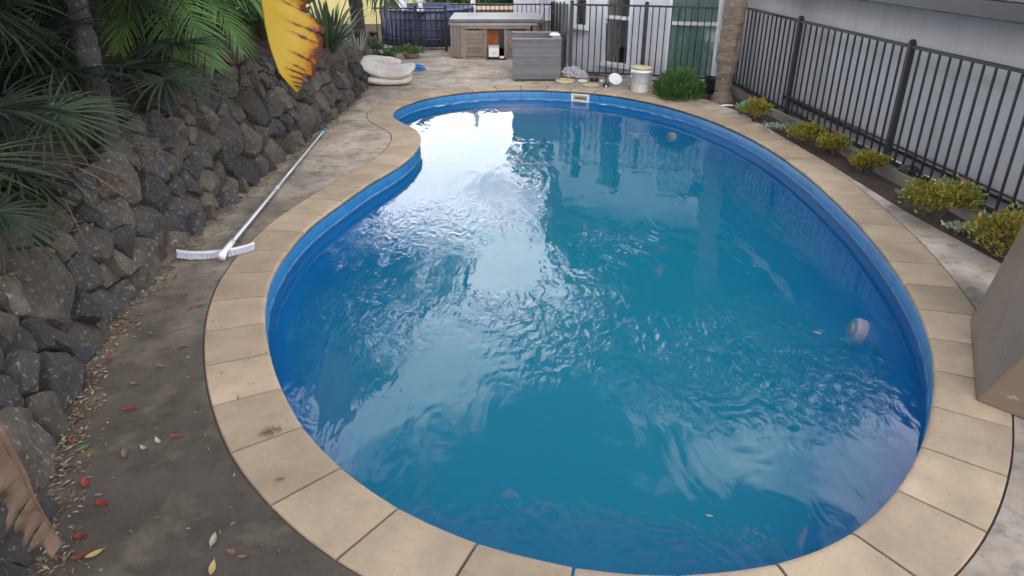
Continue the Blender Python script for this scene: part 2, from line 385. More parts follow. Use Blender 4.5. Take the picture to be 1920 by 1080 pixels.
# ------------------------------------------------------------------ concrete slabs
ROCK = [(-1.35, .6), (-1.60, 1.4), (-1.84, 2.0), (-2.13, 2.6), (-2.44, 3.43), (-2.58, 4.2), (-2.62, 5.2), (-2.64, 6.06), (-2.56, 7.1), (-2.48, 8.2),
        (-2.41, 10.2), (-2.38, 12.0), (-2.40, 13.3), (-2.62, 14.3), (-2.95, 15.6), (-3.2, 17)]
deck_poly = [(-1.9, -3), (3.75, -3), (3.74, 4.3), (3.68, 5.0), (3.53, 6.06), (3.43, 7.77), (3.22, 10.2), (3.0, 11.0), (2.45, 11.95), (2.40, 12.9), (1.0, 13.3), (.95, 17.5), (-3.6, 17.5)]
deck_poly += [(x - .12, y) for x, y in reversed(ROCK)]
def slab_cut(bm, p, q, side_x, gap=.012):
    p, q = Vector((*p, 0)), Vector((*q, 0)); t = (q - p).normalized(); n = Vector((-t.y, t.x, 0))
    for s in (-1, 1):
        bmesh.ops.bisect_plane(bm, geom=bm.verts[:] + bm.edges[:] + bm.faces[:], plane_co=p + n * gap / 2 * s, plane_no=n)
    dead = [f for f in bm.faces if abs((f.calc_center_median() - p).dot(n)) < gap * .49 and side_x(f.calc_center_median().x)]
    bmesh.ops.delete(bm, geom=dead, context='FACES')
dk = fill(deck_poly, [[p for p in off_in(-COPE - .004)][::2]], 0)
a_, b_ = G(180, 660), G(385, 605)
slab_cut(dk, a_[:2], b_[:2], lambda x: x < 0)
a_, b_ = G(1790, 556), G(1845, 567)
slab_cut(dk, a_[:2], b_[:2], lambda x: x > 1)
slab_cut(dk, (-4, 1.05), (-1, 1.25), lambda x: x < 5)
slab_cut(dk, (0, 9.7), (4, 9.9), lambda x: x > 1)
slab_cut(dk, (-4, 9.3), (0, 9.1), lambda x: x < 0, .008)
bmesh.ops.remove_doubles(dk, verts=dk.verts, dist=1e-5)
# split the islands into slabs
deck = empty('concrete_paving', (0, 0, 0), kind='structure')
seen = set(); islands = []
for f in dk.faces:
    if f in seen: continue
    st = [f]; isl = []; seen.add(f)
    while st:
        g = st.pop(); isl.append(g)
        for e in g.edges:
            for h in e.link_faces:
                if h not in seen: seen.add(h); st.append(h)
    islands.append(isl)
for isl in islands:
    bm = bmesh.new(); mpv = {}
    for f in isl:
        vs = []
        for v in f.verts:
            if v not in mpv: mpv[v] = bm.verts.new(v.co)
            vs.append(mpv[v])
        bm.faces.new(vs)
    if sum(f.calc_area() for f in bm.faces) < .02: bm.free(); continue
    r = bmesh.ops.extrude_face_region(bm, geom=bm.faces[:])
    bmesh.ops.translate(bm, verts=[v for v in r['geom'] if isinstance(v, bmesh.types.BMVert)], vec=(0, 0, -.10))
    bmesh.ops.recalc_face_normals(bm, faces=bm.faces)
    obj('slab', bm, M_['concrete'], deck)
dk.free()

# ------------------------------------------------------------------ the pool: shell, coping tiles, water
pool = empty('swimming_pool', (.4, 6.5, 0), label='kidney shaped blue fibreglass pool ringed with sandstone coloured coping tiles', cat='swimming pool')
def pc(name, bm, m, **k):
    o = obj(name, bm, m, pool, **k); o.location = (-.4, -6.5, 0); return o
WL = -.165
def loft(prof, closed_bottom=False, flip=False, step=4):
    bm = bmesh.new(); rings = []
    for d, z in prof:
        rings.append([bm.verts.new((p.x, p.y, z)) for p in off_in(d)[::step]])
    n = len(rings[0])
    for A, B in zip(rings, rings[1:]):
        for k in range(n): bm.faces.new((A[k], A[(k + 1) % n], B[(k + 1) % n], B[k]))
    if closed_bottom:
        f = bm.faces.new(rings[-1]); bmesh.ops.triangulate(bm, faces=[f])
    bmesh.ops.recalc_face_normals(bm, faces=bm.faces)
    return bm
pc('shell_wall', loft([(-.006, -.05), (0, -.055), (.004, WL + .012)]), M_['liner'], smooth=True)
pc('waterline_mark', loft([(.004, WL + .012), (.006, WL - .012)]), M_['scum'], smooth=True)
def rect_shell():
    bm = bmesh.new()
    prof = [(.006, WL - .012), (.02, -.27), (.10, -.32), (.13, -.42), (.22, -.75), (.34, -1.1), (.46, -1.25)]
    rings = [[bm.verts.new((p.x, p.y, z)) for p in off_in(d)[::6]] for d, z in prof]
    n = len(rings[0])
    for A, B in zip(rings, rings[1:]):
        for k in range(n): bm.faces.new((A[k], A[(k + 1) % n], B[(k + 1) % n], B[k]))
    return bm, rings[-1]
bm, last = rect_shell()
f = bm.faces.new(last); bmesh.ops.triangulate(bm, faces=[f]); bmesh.ops.recalc_face_normals(bm, faces=bm.faces)
pc('shell_floor', bm, M_['linerlow'], smooth=True)
# bedding under coping
pc('coping_bed', loft([(-.001, -.060), (-COPE - .02, -.060), (-COPE - .02, -.012), (-.03, -.012), (-.001, -.044)]), M_['grout'])
# tiles
NT = 62
ring_n = 480
def tile(i):
    a0 = i * ring_n / NT; a1 = (i + 1) * ring_n / NT
    K_ = 6; bm = bmesh.new(); cols = []
    base = inner; outv = outer
    def at(loop, a):
        i0 = int(math.floor(a)) % ring_n; u = a - math.floor(a); return loop[i0].lerp(loop[(i0 + 1) % ring_n], u)
    gap = .0068; dz = R.uniform(-.0015, .0015); 
    seglen = (at(inner, a1) - at(inner, a0)).length / (a1 - a0); ga = gap / seglen
    for k in range(K_ + 1):
        a = a0 + ga + (a1 - a0 - 2 * ga) * k / K_
        pi, po = at(inner, a), at(outer, a); d = (po - pi)
        L_ = d.length; u = d / L_
        pr = [(.03, -.04), (-.002, -.038), (-.010, -.032), (-.014, -.022), (-.013, -.014), (-.009, -.007), (-.002, -.002), (.008, .0005), (.02, .001), (.1, .001), (.2, .001), (L_ - .012, .001), (L_ - .006, -.003), (L_ - .006, -.03)]
        e = .003 if k in (0, K_) else 0
        cols.append([bm.verts.new(pi + u * r + Vector((0, 0, z + dz - e + .004))) for r, z in pr])
    for A, B in zip(cols, cols[1:]):
        for k in range(len(A) - 1): bm.faces.new((A[k], B[k], B[k + 1], A[k + 1]))
    bm.faces.new(cols[0]); bm.faces.new(cols[-1][::-1])
    bmesh.ops.recalc_face_normals(bm, faces=bm.faces)
    o = pc('coping_tile', bm, M_['tile'])
    return o
for i in range(NT): tile(i)
# water body
bm = bmesh.new()
wr = [(.002, WL), (.012, -.275), (.09, -.325), (.12, -.425), (.21, -.755), (.33, -1.1), (.45, -1.24)]
rings = [[bm.verts.new((p.x, p.y, z)) for p in off_in(d)[::6]] for d, z in wr]; n = len(rings[0])
for A, B in zip(rings, rings[1:]):
    for k in range(n): bm.faces.new((A[k], A[(k + 1) % n], B[(k + 1) % n], B[k]))
bm.faces.new(rings[0]); bm.faces.new(rings[-1])
bmesh.ops.triangulate(bm, faces=[f for f in bm.faces if len(f.verts) > 4])
bmesh.ops.recalc_face_normals(bm, faces=bm.faces)
tag(obj('water', bm, M_['water']), kind='structure')
# skimmer mouth, on the far wall
sk = G(1092, 172); 
best = min(range(480), key=lambda i: (inner[i] - G(1092, 170)).length)
def wallframe(i, d=0, z=0):
    t = (inner[(i + 3) % 480] - inner[i - 3]).normalized(); nn = Vector((-t.y, t.x, 0)) * SG
    p = inner[i] + nn * d; M = Matrix.Identity(4)
    M.col[0] = (*(-t * SG), 0); M.col[1] = (*nn, 0); M.col[2] = (0, 0, 1, 0); M.col[3] = (p.x, p.y, z, 1); return M
Mx = wallframe(best)
bm = bmesh.new()
for (x0, x1, z0, z1) in ((-.15, -.12, -.17, -.05), (.12, .15, -.17, -.05), (-.12, .12, -.075, -.05), (-.12, .12, -.17, -.145)):
    box(bm, x0, x1, .0, .022, z0, z1, Mx)
skm = pc('skimmer', bm, M_['whiteplastic']); 
bm = bbox(-.12, .12, -.0, .006, -.145, -.075, Mx); s_ = obj('skimmer_throat', bm, M_['creamlid'], skm)
bm = bbox(-.09, .09, .006, .012, -.135, -.10, Mx); obj('skimmer_flap', bm, M_['brownleaf'], skm)
# return fitting and eyeball on the right wall, under water
def proj(p):
    q = Vector(p) - Vector((0, 0, H)); f = q.y * CT - q.z * ST; u = q.y * ST + q.z * CT; return (960 + F * q.x / f, 540 - F * u / f)
def fitting(px, py, d, z, r, lab):
    lp = off_in(d); i = min(range(480), key=lambda i: math.dist(proj((lp[i].x, lp[i].y, z)), (px, py)) + (1e4 if inner[i].x < 0 else 0))
    M = wallframe(i, d - .02, z) @ Matrix.Rotation(-PI / 2 + .25, 4, 'X')
    bm = bmesh.new(); lathe(bm, [(r, -.1), (r, .055), (r * .93, .075), (r * .6, .08)], 20, M)
    o = pc(lab, bm, M_['whiteplastic'], smooth=False)
    bm = bmesh.new(); lathe(bm, [(r * .5, .08), (r * .45, .10), (r * .2, .105)], 16, M); obj('lens', bm, M_['creamlid'], o)
fitting(1646, 606, .18, -.52, .105, 'pool_light')
fitting(1266, 243, .13, -.40, .075, 'return_inlet')
# round skimmer lid set in the coping
bm = bmesh.new(); lathe(bm, [(.14, .0), (.14, .010), (.13, .013), (.0001, .013)], 28)
tag(obj('skimmer_lid', bm, M_['creamlid'], loc=G(1108, 160) + Vector((0, 0, .005))), 'flat round tan skimmer lid set in the coping above the skimmer', 'skimmer lid')

# ------------------------------------------------------------------ rock retaining wall
def path_eval(pts, s):
    L_ = 0
    for i in range(len(pts) - 1):
        a, b = Vector((*pts[i], 0)), Vector((*pts[i + 1], 0)); l = (b - a).length
        if s <= L_ + l or i == len(pts) - 2:
            t = (b - a) / l; return a + t * (s - L_), t
        L_ += l
RL = sum(math.dist(ROCK[i], ROCK[i + 1]) for i in range(len(ROCK) - 1))
def path_s(s):
    p, _ = path_eval(ROCK, s); a, _ = path_eval(ROCK, max(0, s - .35)); b, _ = path_eval(ROCK, min(RL, s + .35))
    t = (b - a).normalized(); return p, Vector((-t.y, t.x, 0))      # normal to the left = into the bank
def wall_h(s):
    p, _ = path_s(s); y = p.y
    pts = [(0, 1.05), (2.8, .95), (3.6, .72), (5.0, .74), (6.0, .9), (6.8, 1.0), (8, 1.0), (10, .80), (12, .56), (14, .38), (18, .2)]
    for (a, ha), (b, hb) in zip(pts, pts[1:]):
        if y <= b: return ha + (hb - ha) * max(0, (y - a) / (b - a))
    return .2
BAT = math.radians(68)
def wpt(s, t, d=0):
    p, n = path_s(s)
    base = p + n * (t * math.cos(BAT)) + Vector((0, 0, t * math.sin(BAT)))
    o = -n * math.sin(BAT) + Vector((0, 0, math.cos(BAT)))
    return base + o * d, o
wall = empty('rock_retaining_wall', (-2.6, 6, 0), label='dark volcanic rock retaining wall leaning back along the left of the paving', cat='retaining wall')
bm = bmesh.new(); cols = []
ns_ = 300
for i in range(ns_ + 1):
    s = RL * i / ns_; cols.append([bm.verts.new(wpt(s, t, -.035 + .03 * noise.noise(Vector((s * 3, t * 5, 0))))[0]) for t in [-.1 + (wall_h(s) + .12) * q / 8 for q in range(9)]])
for A, B in zip(cols, cols[1:]):
    for k in range(8): bm.faces.new((A[k], B[k], B[k + 1], A[k + 1]))
o = obj('earth_backing', bm, M_['mulch'], wall); o.location = (2.6, -6, 0)
# seeds
seeds = []; tries = 0
while tries < 12000:
    tries += 1
    s = R.uniform(-.1, RL + .1); y = path_s(min(max(s, 0), RL))[0].y
    t = R.uniform(-.05, wall_h(min(max(s, 0), RL)) + .05)
    rad = R.choice((.13, .18, .26, .36, .46)) if y < 9 else R.choice((.17, .24, .3))
    if all(math.hypot(s - a, (t - b) * 1.1) > (rad + c) * .5 + .02 for a, b, c in seeds if abs(s - a) < .6): seeds.append((s, t, rad))
def clip(poly, mx, my, nx, ny):
    r = []
    for i in range(len(poly)):
        a, b = poly[i], poly[(i + 1) % len(poly)]
        da = (a[0] - mx) * nx + (a[1] - my) * ny; db = (b[0] - mx) * nx + (b[1] - my) * ny
        if da <= 0: r.append(a)
        if (da < 0 < db) or (db < 0 < da):
            u = da / (da - db); r.append((a[0] + (b[0] - a[0]) * u, a[1] + (b[1] - a[1]) * u))
    return r
print('rocks', len(seeds))
for (s, t, c) in seeds:
    hh = wall_h(min(max(s, 0), RL))
    poly = [(s - .45, t - .45), (s + .45, t - .45), (s + .45, t + .45), (s - .45, t + .45)]
    poly = clip(poly, 0, -.06, 0, -1); poly = clip(poly, 0, hh + .10 + R.uniform(-.06, .06), 0, 1)
    for (a, b, e) in seeds:
        if (a, b) == (s, t) or abs(a - s) > .9: continue
        dx, dy = a - s, b - t; l = math.hypot(dx, dy)
        wgt = .5 + (c - e) / l * .25; wgt = min(.75, max(.25, wgt))
        poly = clip(poly, s + dx * wgt, t + dy * wgt, dx / l, dy / l)
        if len(poly) < 3: break
    if len(poly) < 3: continue
    cx = sum(p[0] for p in poly) / len(poly); cy = sum(p[1] for p in poly) / len(poly)
    # perimeter resample with rounding
    pv = [Vector((p[0], p[1], 0)) for p in poly]; pv, per = resample(pv, n=20)
    pv = [(pv[i - 1] + pv[i] * 6 + pv[(i + 1) % 20]) / 8 for i in range(20)]
    planes = [(R.uniform(0, 2 * PI), R.uniform(.15, .75), R.uniform(.25, .95)) for _ in range(4)]; rs_ = per / 6.3
    size = math.sqrt(max(1e-4, per * per / 16)); shr = .004 / max(size, .05)
    sd = R.uniform(0, 100); tx, ty = R.uniform(-.25, .25), R.uniform(-.3, .2); prot = R.uniform(.02, .09) * min(1, size / .25)
    bm = bmesh.new(); rings = []
    for sc_, dd in ((1.0, -.10), (1 - shr, -.03), (.975 - shr, .012), (.90, prot * .85), (.72, prot), (.48, prot), (.22, prot)):
        ring = []
        for k, p in enumerate(pv):
            q = Vector((cx, cy, 0)) + (p - Vector((cx, cy, 0))) * sc_
            nv = noise.noise(Vector((q.x * 5 + sd, q.y * 5, sd))) * .05 + noise.noise(Vector((q.x * 14 + sd, q.y * 14, sd))) * .022
            if dd > 0:
                d_ = dd + nv + (q.x - cx) * tx + (q.y - cy) * ty
                for pa_, ps_, po_ in planes:
                    al = (q.x - cx) * math.cos(pa_) + (q.y - cy) * math.sin(pa_); d_ = min(d_, prot * 1.15 - max(0, al - rs_ * po_ * .55) * ps_ * 1.3 + nv * .4)
            else: d_ = dd
            jx = noise.noise(Vector((q.x * 9, q.y * 9, sd))) * .012 * (1 if dd < .03 else 1.6)
            ring.append(bm.verts.new(wpt(q.x + jx, q.y + jx * .7, d_)[0]))
        rings.append(ring)
    for A, B in zip(rings, rings[1:]):
        for k in range(20): bm.faces.new((A[k], A[(k + 1) % 20], B[(k + 1) % 20], B[k]))
    bm.faces.new(rings[-1])
    bmesh.ops.recalc_face_normals(bm, faces=bm.faces)
    o = obj('stone', bm, M_['basalt'] if R.random() < (.72 if t < hh * .6 else .42) else M_['basalt_brown'], wall); o.location = (2.6, -6, 0)
# garden bank behind the wall
def bank_z(x, y):
    return .95 + .10 * math.sin(x * 1.7 + y) + .12 * noise.noise(Vector((x * 1.3, y * 1.3, 0)))
bm = bmesh.new(); cols = []
for i in range(81):
    s = RL * i / 80; p, n = path_s(s); h = wall_h(s); col = []
    top = wpt(s, h + .02, -.06)[0]
    for j, d in enumerate((0, .15, .4, .8, 1.4, 2.2, 3.5, 6, 12)):
        q = top + n * d; rise = min(d, .9) * .5 + max(0, min(d, 3) - .9) * .1
        z = top.z + rise + noise.noise(Vector((q.x * 2, q.y * 2, 3))) * .06 * min(1, d * 3)
        col.append(bm.verts.new((q.x, q.y, z)))
    cols.append(col)
for A, B in zip(cols, cols[1:]):
    for k in range(8): bm.faces.new((A[k], B[k], B[k + 1], A[k + 1]))
bmesh.ops.recalc_face_normals(bm, faces=bm.faces)
tag(obj('garden_bank', bm, M_['mulch'], smooth=True), kind='structure')
def bank(x, y):
    # nearest wall path position
    bs = min((i * RL / 160 for i in range(161)), key=lambda s: (path_s(s)[0] - Vector((x, y, 0))).length)
    p, n = path_s(bs); h = wall_h(bs); top = wpt(bs, h, -.06)[0]; d = max(0, (Vector((x, y, 0)) - Vector((top.x, top.y, 0))).dot(n))
    return top.z + min(d, .9) * .5 + max(0, min(d, 3) - .9) * .1

# ------------------------------------------------------------------ leaves and plants
def blade(bm, p0, d, up, L_, wd, droop, seg=3, mi=0, fold=.3):
    """a pointed strip from p0 along d, sagging"""
    side = d.cross(up).normalized(); prev = None
    for k in range(seg + 1):
        u = k / seg; c = p0 + d * (L_ * u) + Vector((0, 0, -droop * L_ * u * u))
        ww = wd * (.55 + .9 * u if u < .35 else 1.0 * (1 - u) ** .7 * 1.15) if seg > 2 else wd * (1 - u)
        if k == seg: cur = [bm.verts.new(c)]
        else: cur = [bm.verts.new(c - side * ww * .5 + up * ww * fold * .5), bm.verts.new(c), bm.verts.new(c + side * ww * .5 + up * ww * fold * .5)]
        if prev:
            if len(cur) == 3:
                for a in (0, 1): bm.faces.new((prev[a], prev[a + 1], cur[a + 1], cur[a])).material_index = mi
            else:
                for a in (0, 1): bm.faces.new((prev[a], prev[a + 1], cur[0])).material_index = mi
        prev = cur
def pinnate(L_, n, ll, arch, m, rn, droop=.35, wd=.022, spread=62):
    """arching frond along +X, tip hanging down"""
    bm = bmesh.new(); pts = []
    for k in range(15):
        u = k / 14; ang = math.radians(arch[0] + (arch[1] - arch[0]) * u)
        pts.append((pts[-1] + Vector((math.cos(ang), 0, math.sin(ang))) * L_ / 14) if pts else Vector())
    tube(bm, pts, [.012 * (1 - .8 * k / 14) for k in range(15)], 5)
    for i in range(n):
        u = .12 + .86 * i / (n - 1); f = u * 14; k = min(13, int(f)); p = pts[k].lerp(pts[k + 1], f - k); t = (pts[k + 1] - pts[k]).normalized()
        up = Vector((0, 1, 0)).cross(t) * -1; l = ll * (math.sin(PI * min(1, .12 + u * .88)) ** .6 * .9 + .12) * rn.uniform(.85, 1.08)
        for s in (-1, 1):
            a = math.radians(spread - 25 * u + rn.uniform(-7, 7)); d = (t * math.cos(a) + Vector((0, s, 0)) * math.sin(a) + up * rn.uniform(.05, .3)).normalized()
            blade(bm, p, d, up, l, wd, droop * rn.uniform(.6, 1.5), 3)
    return me(bm, 'frond', m)
def fan(L_, n, ll, m, rn, pet=.6, droop=.25, wd=.03, span=150, arch=(35, -10)):
    bm = bmesh.new(); pts = [Vector()]
    for k in range(6):
        ang = math.radians(arch[0] + (arch[1] - arch[0]) * k / 5); pts.append(pts[-1] + Vector((math.cos(ang), 0, math.sin(ang))) * pet / 6)
    tube(bm, pts, [.011, .01, .009, .008, .008, .007, .006], 5)
    p = pts[-1]; t = (pts[-1] - pts[-2]).normalized(); up = -Vector((0, 1, 0)).cross(t)
    for i in range(n):
        a = math.radians(-span + 2 * span * i / (n - 1)) + rn.uniform(-.04, .04)
        d = (t * math.cos(a) + Vector((0, 1, 0)) * math.sin(a) + up * (.12 + .1 * rn.random())).normalized()
        blade(bm, p, d, up, ll * (1 - .25 * abs(a) / PI) * rn.uniform(.85, 1.05), wd, droop * rn.uniform(.5, 1.6), 4, fold=.5)
    return me(bm, 'frond', m)
rn = random.Random(3)
PIN = [pinnate(1.7, 46, .42, (60, -55), M_['pinnate'], rn) for _ in range(2)] + [pinnate(1.5, 42, .38, (40, -70), M_['pinnate'], rn)]
PINB = [pinnate(1.35, 44, .34, (35, -75), M_['pinnate_bright'], rn), pinnate(1.2, 40, .32, (20, -80), M_['pinnate_bright'], rn)]
PIND = [pinnate(1.6, 44, .40, (55, -60), M_['fan_dark'], rn)]
BIGPIN = [pinnate(2.5, 52, .6, (60, -50), M_['pinnate'], rn, wd=.035), pinnate(2.3, 50, .55, (30, -65), M_['fan'], rn, wd=.035)]
FAN = [fan(1, 30, .62, M_['fan_dark'], rn), fan(1, 28, .58, M_['fan'], rn, arch=(20, -30)), fan(1, 26, .6, M_['fan_dark'], rn, arch=(50, 0), droop=.4)]
FAND = [fan(1, 20, .5, M_['deadfrond'], rn, arch=(-10, -75), span=60, droop=.6)]
def trunk(name, h, r0, r1, lean, m, parent, rings=.12, rough=.1):
    bm = bmesh.new(); n = 14; K_ = max(6, int(h / rings * 2)); prev = None
    for k in range(K_ + 1):
        u = k / K_; r = (r0 + (r1 - r0) * u) * (1 + (rough if k % 2 else -rough * .4)); c = Vector((lean[0] * u * u, lean[1] * u * u, h * u))
        cur = [bm.verts.new(c + Vector((math.cos(2 * PI * j / n), math.sin(2 * PI * j / n), 0)) * r * (1 + .12 * noise.noise(Vector((j * 1.7, k * .9, h))))) for j in range(n)]
        if prev:
            for j in range(n): bm.faces.new((prev[j], prev[(j + 1) % n], cur[(j + 1) % n], cur[j]))
        prev = cur
    bm.faces.new(prev)
    return obj(name, bm, m, parent, smooth=False)
def palm(x, y, h, fronds, nf, label, group=None, r=(.12, .10), lean=(0, 0), tilt=(-.5, .35), az=(0, 2 * PI), size=(.85, 1.15), m='trunk_grey', z=None, dead=0, name='palm_tree', cat='palm'):
    z = bank(x, y) if z is None else z
    o = empty(name, (x, y, z - .05), 0, label, cat, group)
    trunk('trunk', h, r[0], r[1], lean, M_[m], o)
    top = Vector((lean[0], lean[1], h))
    for i in range(nf):
        a = az[0] + (az[1] - az[0]) * (i + R.uniform(-.3, .3)) / nf; ti = R.uniform(*tilt)
        link('frond', R.choice(fronds), o, top - Vector((0, 0, .12 * R.random())), (R.uniform(-.25, .25), ti, a), R.uniform(*size))
    for i in range(dead):
        a = R.uniform(0, 2 * PI); link('dry_frond', FAND[0], o, top - Vector((0, 0, .15 + .3 * R.random())), (0, R.uniform(0, .4), a), R.uniform(.8, 1.1))
    return o
# the palms on the bank (from the near end to the far end)
palm(-3.15, 3.55, .35, FAN, 13, 'low dark fan palm over the rocks at the near end of the bank', r=(.09, .08), dead=3)
palm(-3.0, 5.3, 1.45, FAN, 20, 'dark fan palm with a bare grey trunk standing just behind the rock wall', r=(.085, .075), dead=0)
palm(-3.75, 4.5, 1.9, FAN + PIND, 16, 'tall shaded fan palm crowding the near corner of the bank', r=(.12, .1), dead=3)
palm(-3.45, 6.3, 1.0, FAN, 15, 'dark fan palm spreading low over the middle of the wall', r=(.12, .1), dead=2)
palm(-4.4, 6.2, 2.6, PIND + FAN, 16, 'tall dark palm behind the fan palms', r=(.12, .1))
palm(-3.35, 7.6, 1.15, PINB + PIN[2:], 13, 'bright green feather palm arching beside the yellow leaf', r=(.1, .08), tilt=(-.3, .4))
palm(-3.1, 6.9, .9, PINB, 8, 'lime green feather palm drooping over the top of the rock wall', r=(.09, .07), az=(-1.6, 1.5), tilt=(-.2, .3))
palm(-3.9, 8.8, 1.7, BIGPIN, 14, 'tall feather palm leaning towards the pool behind the yellow leaf', r=(.16, .12), lean=(.6, 0))
palm(-3.3, 10.6, 2.0, BIGPIN, 15, 'tall feather palm halfway along the bank with its crown above the pool edge', r=(.17, .13), lean=(.55, .2))
palm(-4.6, 3.2, 3.0, BIGPIN, 14, 'tallest feather palm at the near end of the bank', r=(.17, .13), lean=(.5, .1))

palm(-3.35, 4.75, .45, FAN, 15, 'squat dark fan palm left of the bare grey trunk', r=(.09, .08), dead=1)
palm(-3.25, 6.0, .35, FAN, 13, 'squat dark fan palm right of the bare grey trunk', r=(.08, .07), dead=1, tilt=(-.5, .2))
palm(-4.1, 5.4, 1.3, FAN, 17, 'dark fan palm in the second row behind the bare grey trunk', r=(.1, .09), dead=1)
palm(-3.55, 3.9, 1.1, FAN + PIND, 16, 'dark fan palm standing over the nearest part of the wall', r=(.1, .09), dead=1)
palm(-4.6, 7.4, 1.6, PIN + PIND, 16, 'dark green feather palm in the second row behind the lime green one', r=(.1, .09))
palm(-3.9, 7.1, .7, PIN + PIND, 14, 'low dark green feather palm behind the lime green one', r=(.09, .08), tilt=(-.5, .2))
# strappy clumps at the far end of the bank
def strap_clump(x, y, z, n, L_, m, label, cat='plant', name='strap_plant', wd=.05, up=(.5, 1.1), droop=.35, group=None):
    o = empty(name, (x, y, z), 0, label, cat, group)
    for v in range(n):
        bm = bmesh.new(); a = R.uniform(0, 2 * PI); e = R.uniform(*up)
        d = Vector((math.cos(a) * math.cos(e), math.sin(a) * math.cos(e), math.sin(e)))
        blade(bm, Vector((math.cos(a) * .04, math.sin(a) * .04, 0)), d, Vector((0, 0, 1)).cross(d).cross(d) * -1, L_ * R.uniform(.7, 1.1), wd, droop * R.uniform(.5, 1.5), 5, fold=.35)
        obj('leaf', bm, m, o)
    return o
strap_clump(-2.75, 11.2, .62, 42, 1.25, M_['strap'], 'dark green clump of tall strap leaves behind the far end of the rock wall', wd=.07, up=(.7, 1.4))
strap_clump(-2.95, 12.3, .55, 38, 1.3, M_['strap'], 'tall dark strap leaved plant beside the grey trunk', wd=.07, up=(.8, 1.45))
strap_clump(-3.3, 10.2, .8, 36, 1.2, M_['strap'], 'shaded strap leaved plant below the feather palm crown', wd=.06, up=(.7, 1.4))
strap_clump(-2.85, 9.3, .85, 30, .75, M_['deadfrond'], 'brown dry grass tuft on the wall behind the yellow leaf', wd=.02, up=(.1, 1.2), name='dry_grass_tuft')
strap_clump(-3.0, 8.1, .98, 26, .6, M_['deadfrond'], 'brown dry tuft under the bright green feather palm', wd=.02, up=(0, 1.1), name='dry_grass_tuft')
strap_clump(-2.62, 12.8, .42, 16, .55, M_['palestrap'], 'pale bleached strap leaves standing by the black fence', wd=.035, up=(.9, 1.45), droop=.2)
strap_clump(-3.0, 14.6, .3, 10, .6, M_['palestrap'], 'pale grey leaves hanging in front of the yellow wall', wd=.05, up=(.8, 1.45), droop=.5)
strap_clump(-2.95, 4.4, .95, 18, .55, M_['deadfrond'], 'dry straw coloured tuft hanging over the rocks', wd=.018, up=(-.9, .2), name='dry_grass_tuft')
strap_clump(-2.95, 3.9, 1.0, 16, .5, M_['pinnate'], 'green grassy shoot growing from the rock face', wd=.03, up=(-.5, .7), name='grassy_shoot')
# grey trunk at the far end of the wall
tr = empty('smooth_palm', (-2.62, 13.0, .3), 0, 'smooth grey trunk behind the stack of white cushions', 'tree')
trunk('trunk', 3.2, .12, .10, (-.2, .3), M_['trunk_grey'], tr, rough=.04)
for i in range(12): link('frond', R.choice(BIGPIN), tr, (-.2, .3, 3.15), (R.uniform(-.2, .2), R.uniform(-.5, .3), i * PI / 6 + R.random() * .3), R.uniform(.7, .95))

def leafcloud(rx, ry, rz, n, size, m, seed, clumps=26, name='crown'):
    rr = random.Random(seed); bm = bmesh.new(); cs = []
    for _ in range(clumps):
        v = Vector((rr.gauss(0, 1), rr.gauss(0, 1), rr.gauss(0, 1))).normalized() * rr.uniform(.3, .92); cs.append((Vector((v.x * rx, v.y * ry, v.z * rz)), rr.uniform(.16, .36)))
    for _ in range(n):
        c, r = rr.choice(cs); v = Vector((rr.gauss(0, 1), rr.gauss(0, 1), rr.gauss(0, 1))).normalized() * (rr.random() ** .4)
        p = c + Vector((v.x * rx, v.y * ry, v.z * rz)) * r * 1.2
        a = Vector((rr.uniform(-1, 1), rr.uniform(-1, 1), rr.uniform(-.6, .6))).normalized(); b = a.cross(Vector((rr.uniform(-1, 1), rr.uniform(-1, 1), rr.uniform(-1, 1)))).normalized()
        s = size * rr.uniform(.6, 1.3)
        vs = [bm.verts.new(q) for q in (p - a * s, p + b * s * .38 - a * s * .1, p + a * s, p - b * s * .38 - a * s * .1)]
        bm.faces.new(vs)
    return me(bm, name, m), cs
def tree(x, y, z, h, rx, ry, rz, meshcs, label, group=None, lean=(0, 0), name='tree'):
    mesh, cs = meshcs
    o = empty(name, (x, y, z), R.uniform(0, 6), label, 'tree', group)
    bm = bmesh.new(); tube(bm, [(0, 0, -.3), (.05, 0, h * .4), (0, .1, h)], [.2, .15, .1], 8)
    for c, r in cs[:9]: tube(bm, [(0, .03, h * .6), Vector((c.x * .5, c.y * .5, h + c.z * .2)), Vector((c.x, c.y, h + c.z))], [.07, .045, .015], 5)
    obj('trunk', bm, M_['bark'], o); link('crown', mesh, o, (0, 0, h)); return o
TD = leafcloud(2.1, 2.1, 1.9, 9000, .10, M_['leafdark'], 1, 30)
TM = leafcloud(2.3, 2.3, 1.7, 8000, .11, M_['leafmid'], 2, 30)
for i, (x, y, h) in enumerate([(-6.3, 4.6, 2.2), (-6.2, 8.0, 2.4), (-6.0, 11.0, 2.6), (-6.6, 1.6, 2.4), (-5.4, 13.2, 2.6), (-8.5, 6, 3.6), (-8, 11, 3.8), (-4.9, 9.7, 1.2), (-5.3, 6.3, .9), (-5.6, 3.0, 1.0), (-5.9, 5.4, 3.2)]):
    tree(x, y, .9, h, 0, 0, 0, TD if i % 3 else TM, ('dark leafy garden tree, ' + ['behind the nearest palms','behind the lime green feather palm','behind the tall feather palm halfway along','closest to the camera','nearest the yellow house','second row behind the trunk palm','second row behind the far palms','small one behind the yellow leaf','small one behind the bare grey trunk', 'small one at the near end of the bank', 'tall one over the bare grey trunk'][i]), 'garden trees behind the palms')

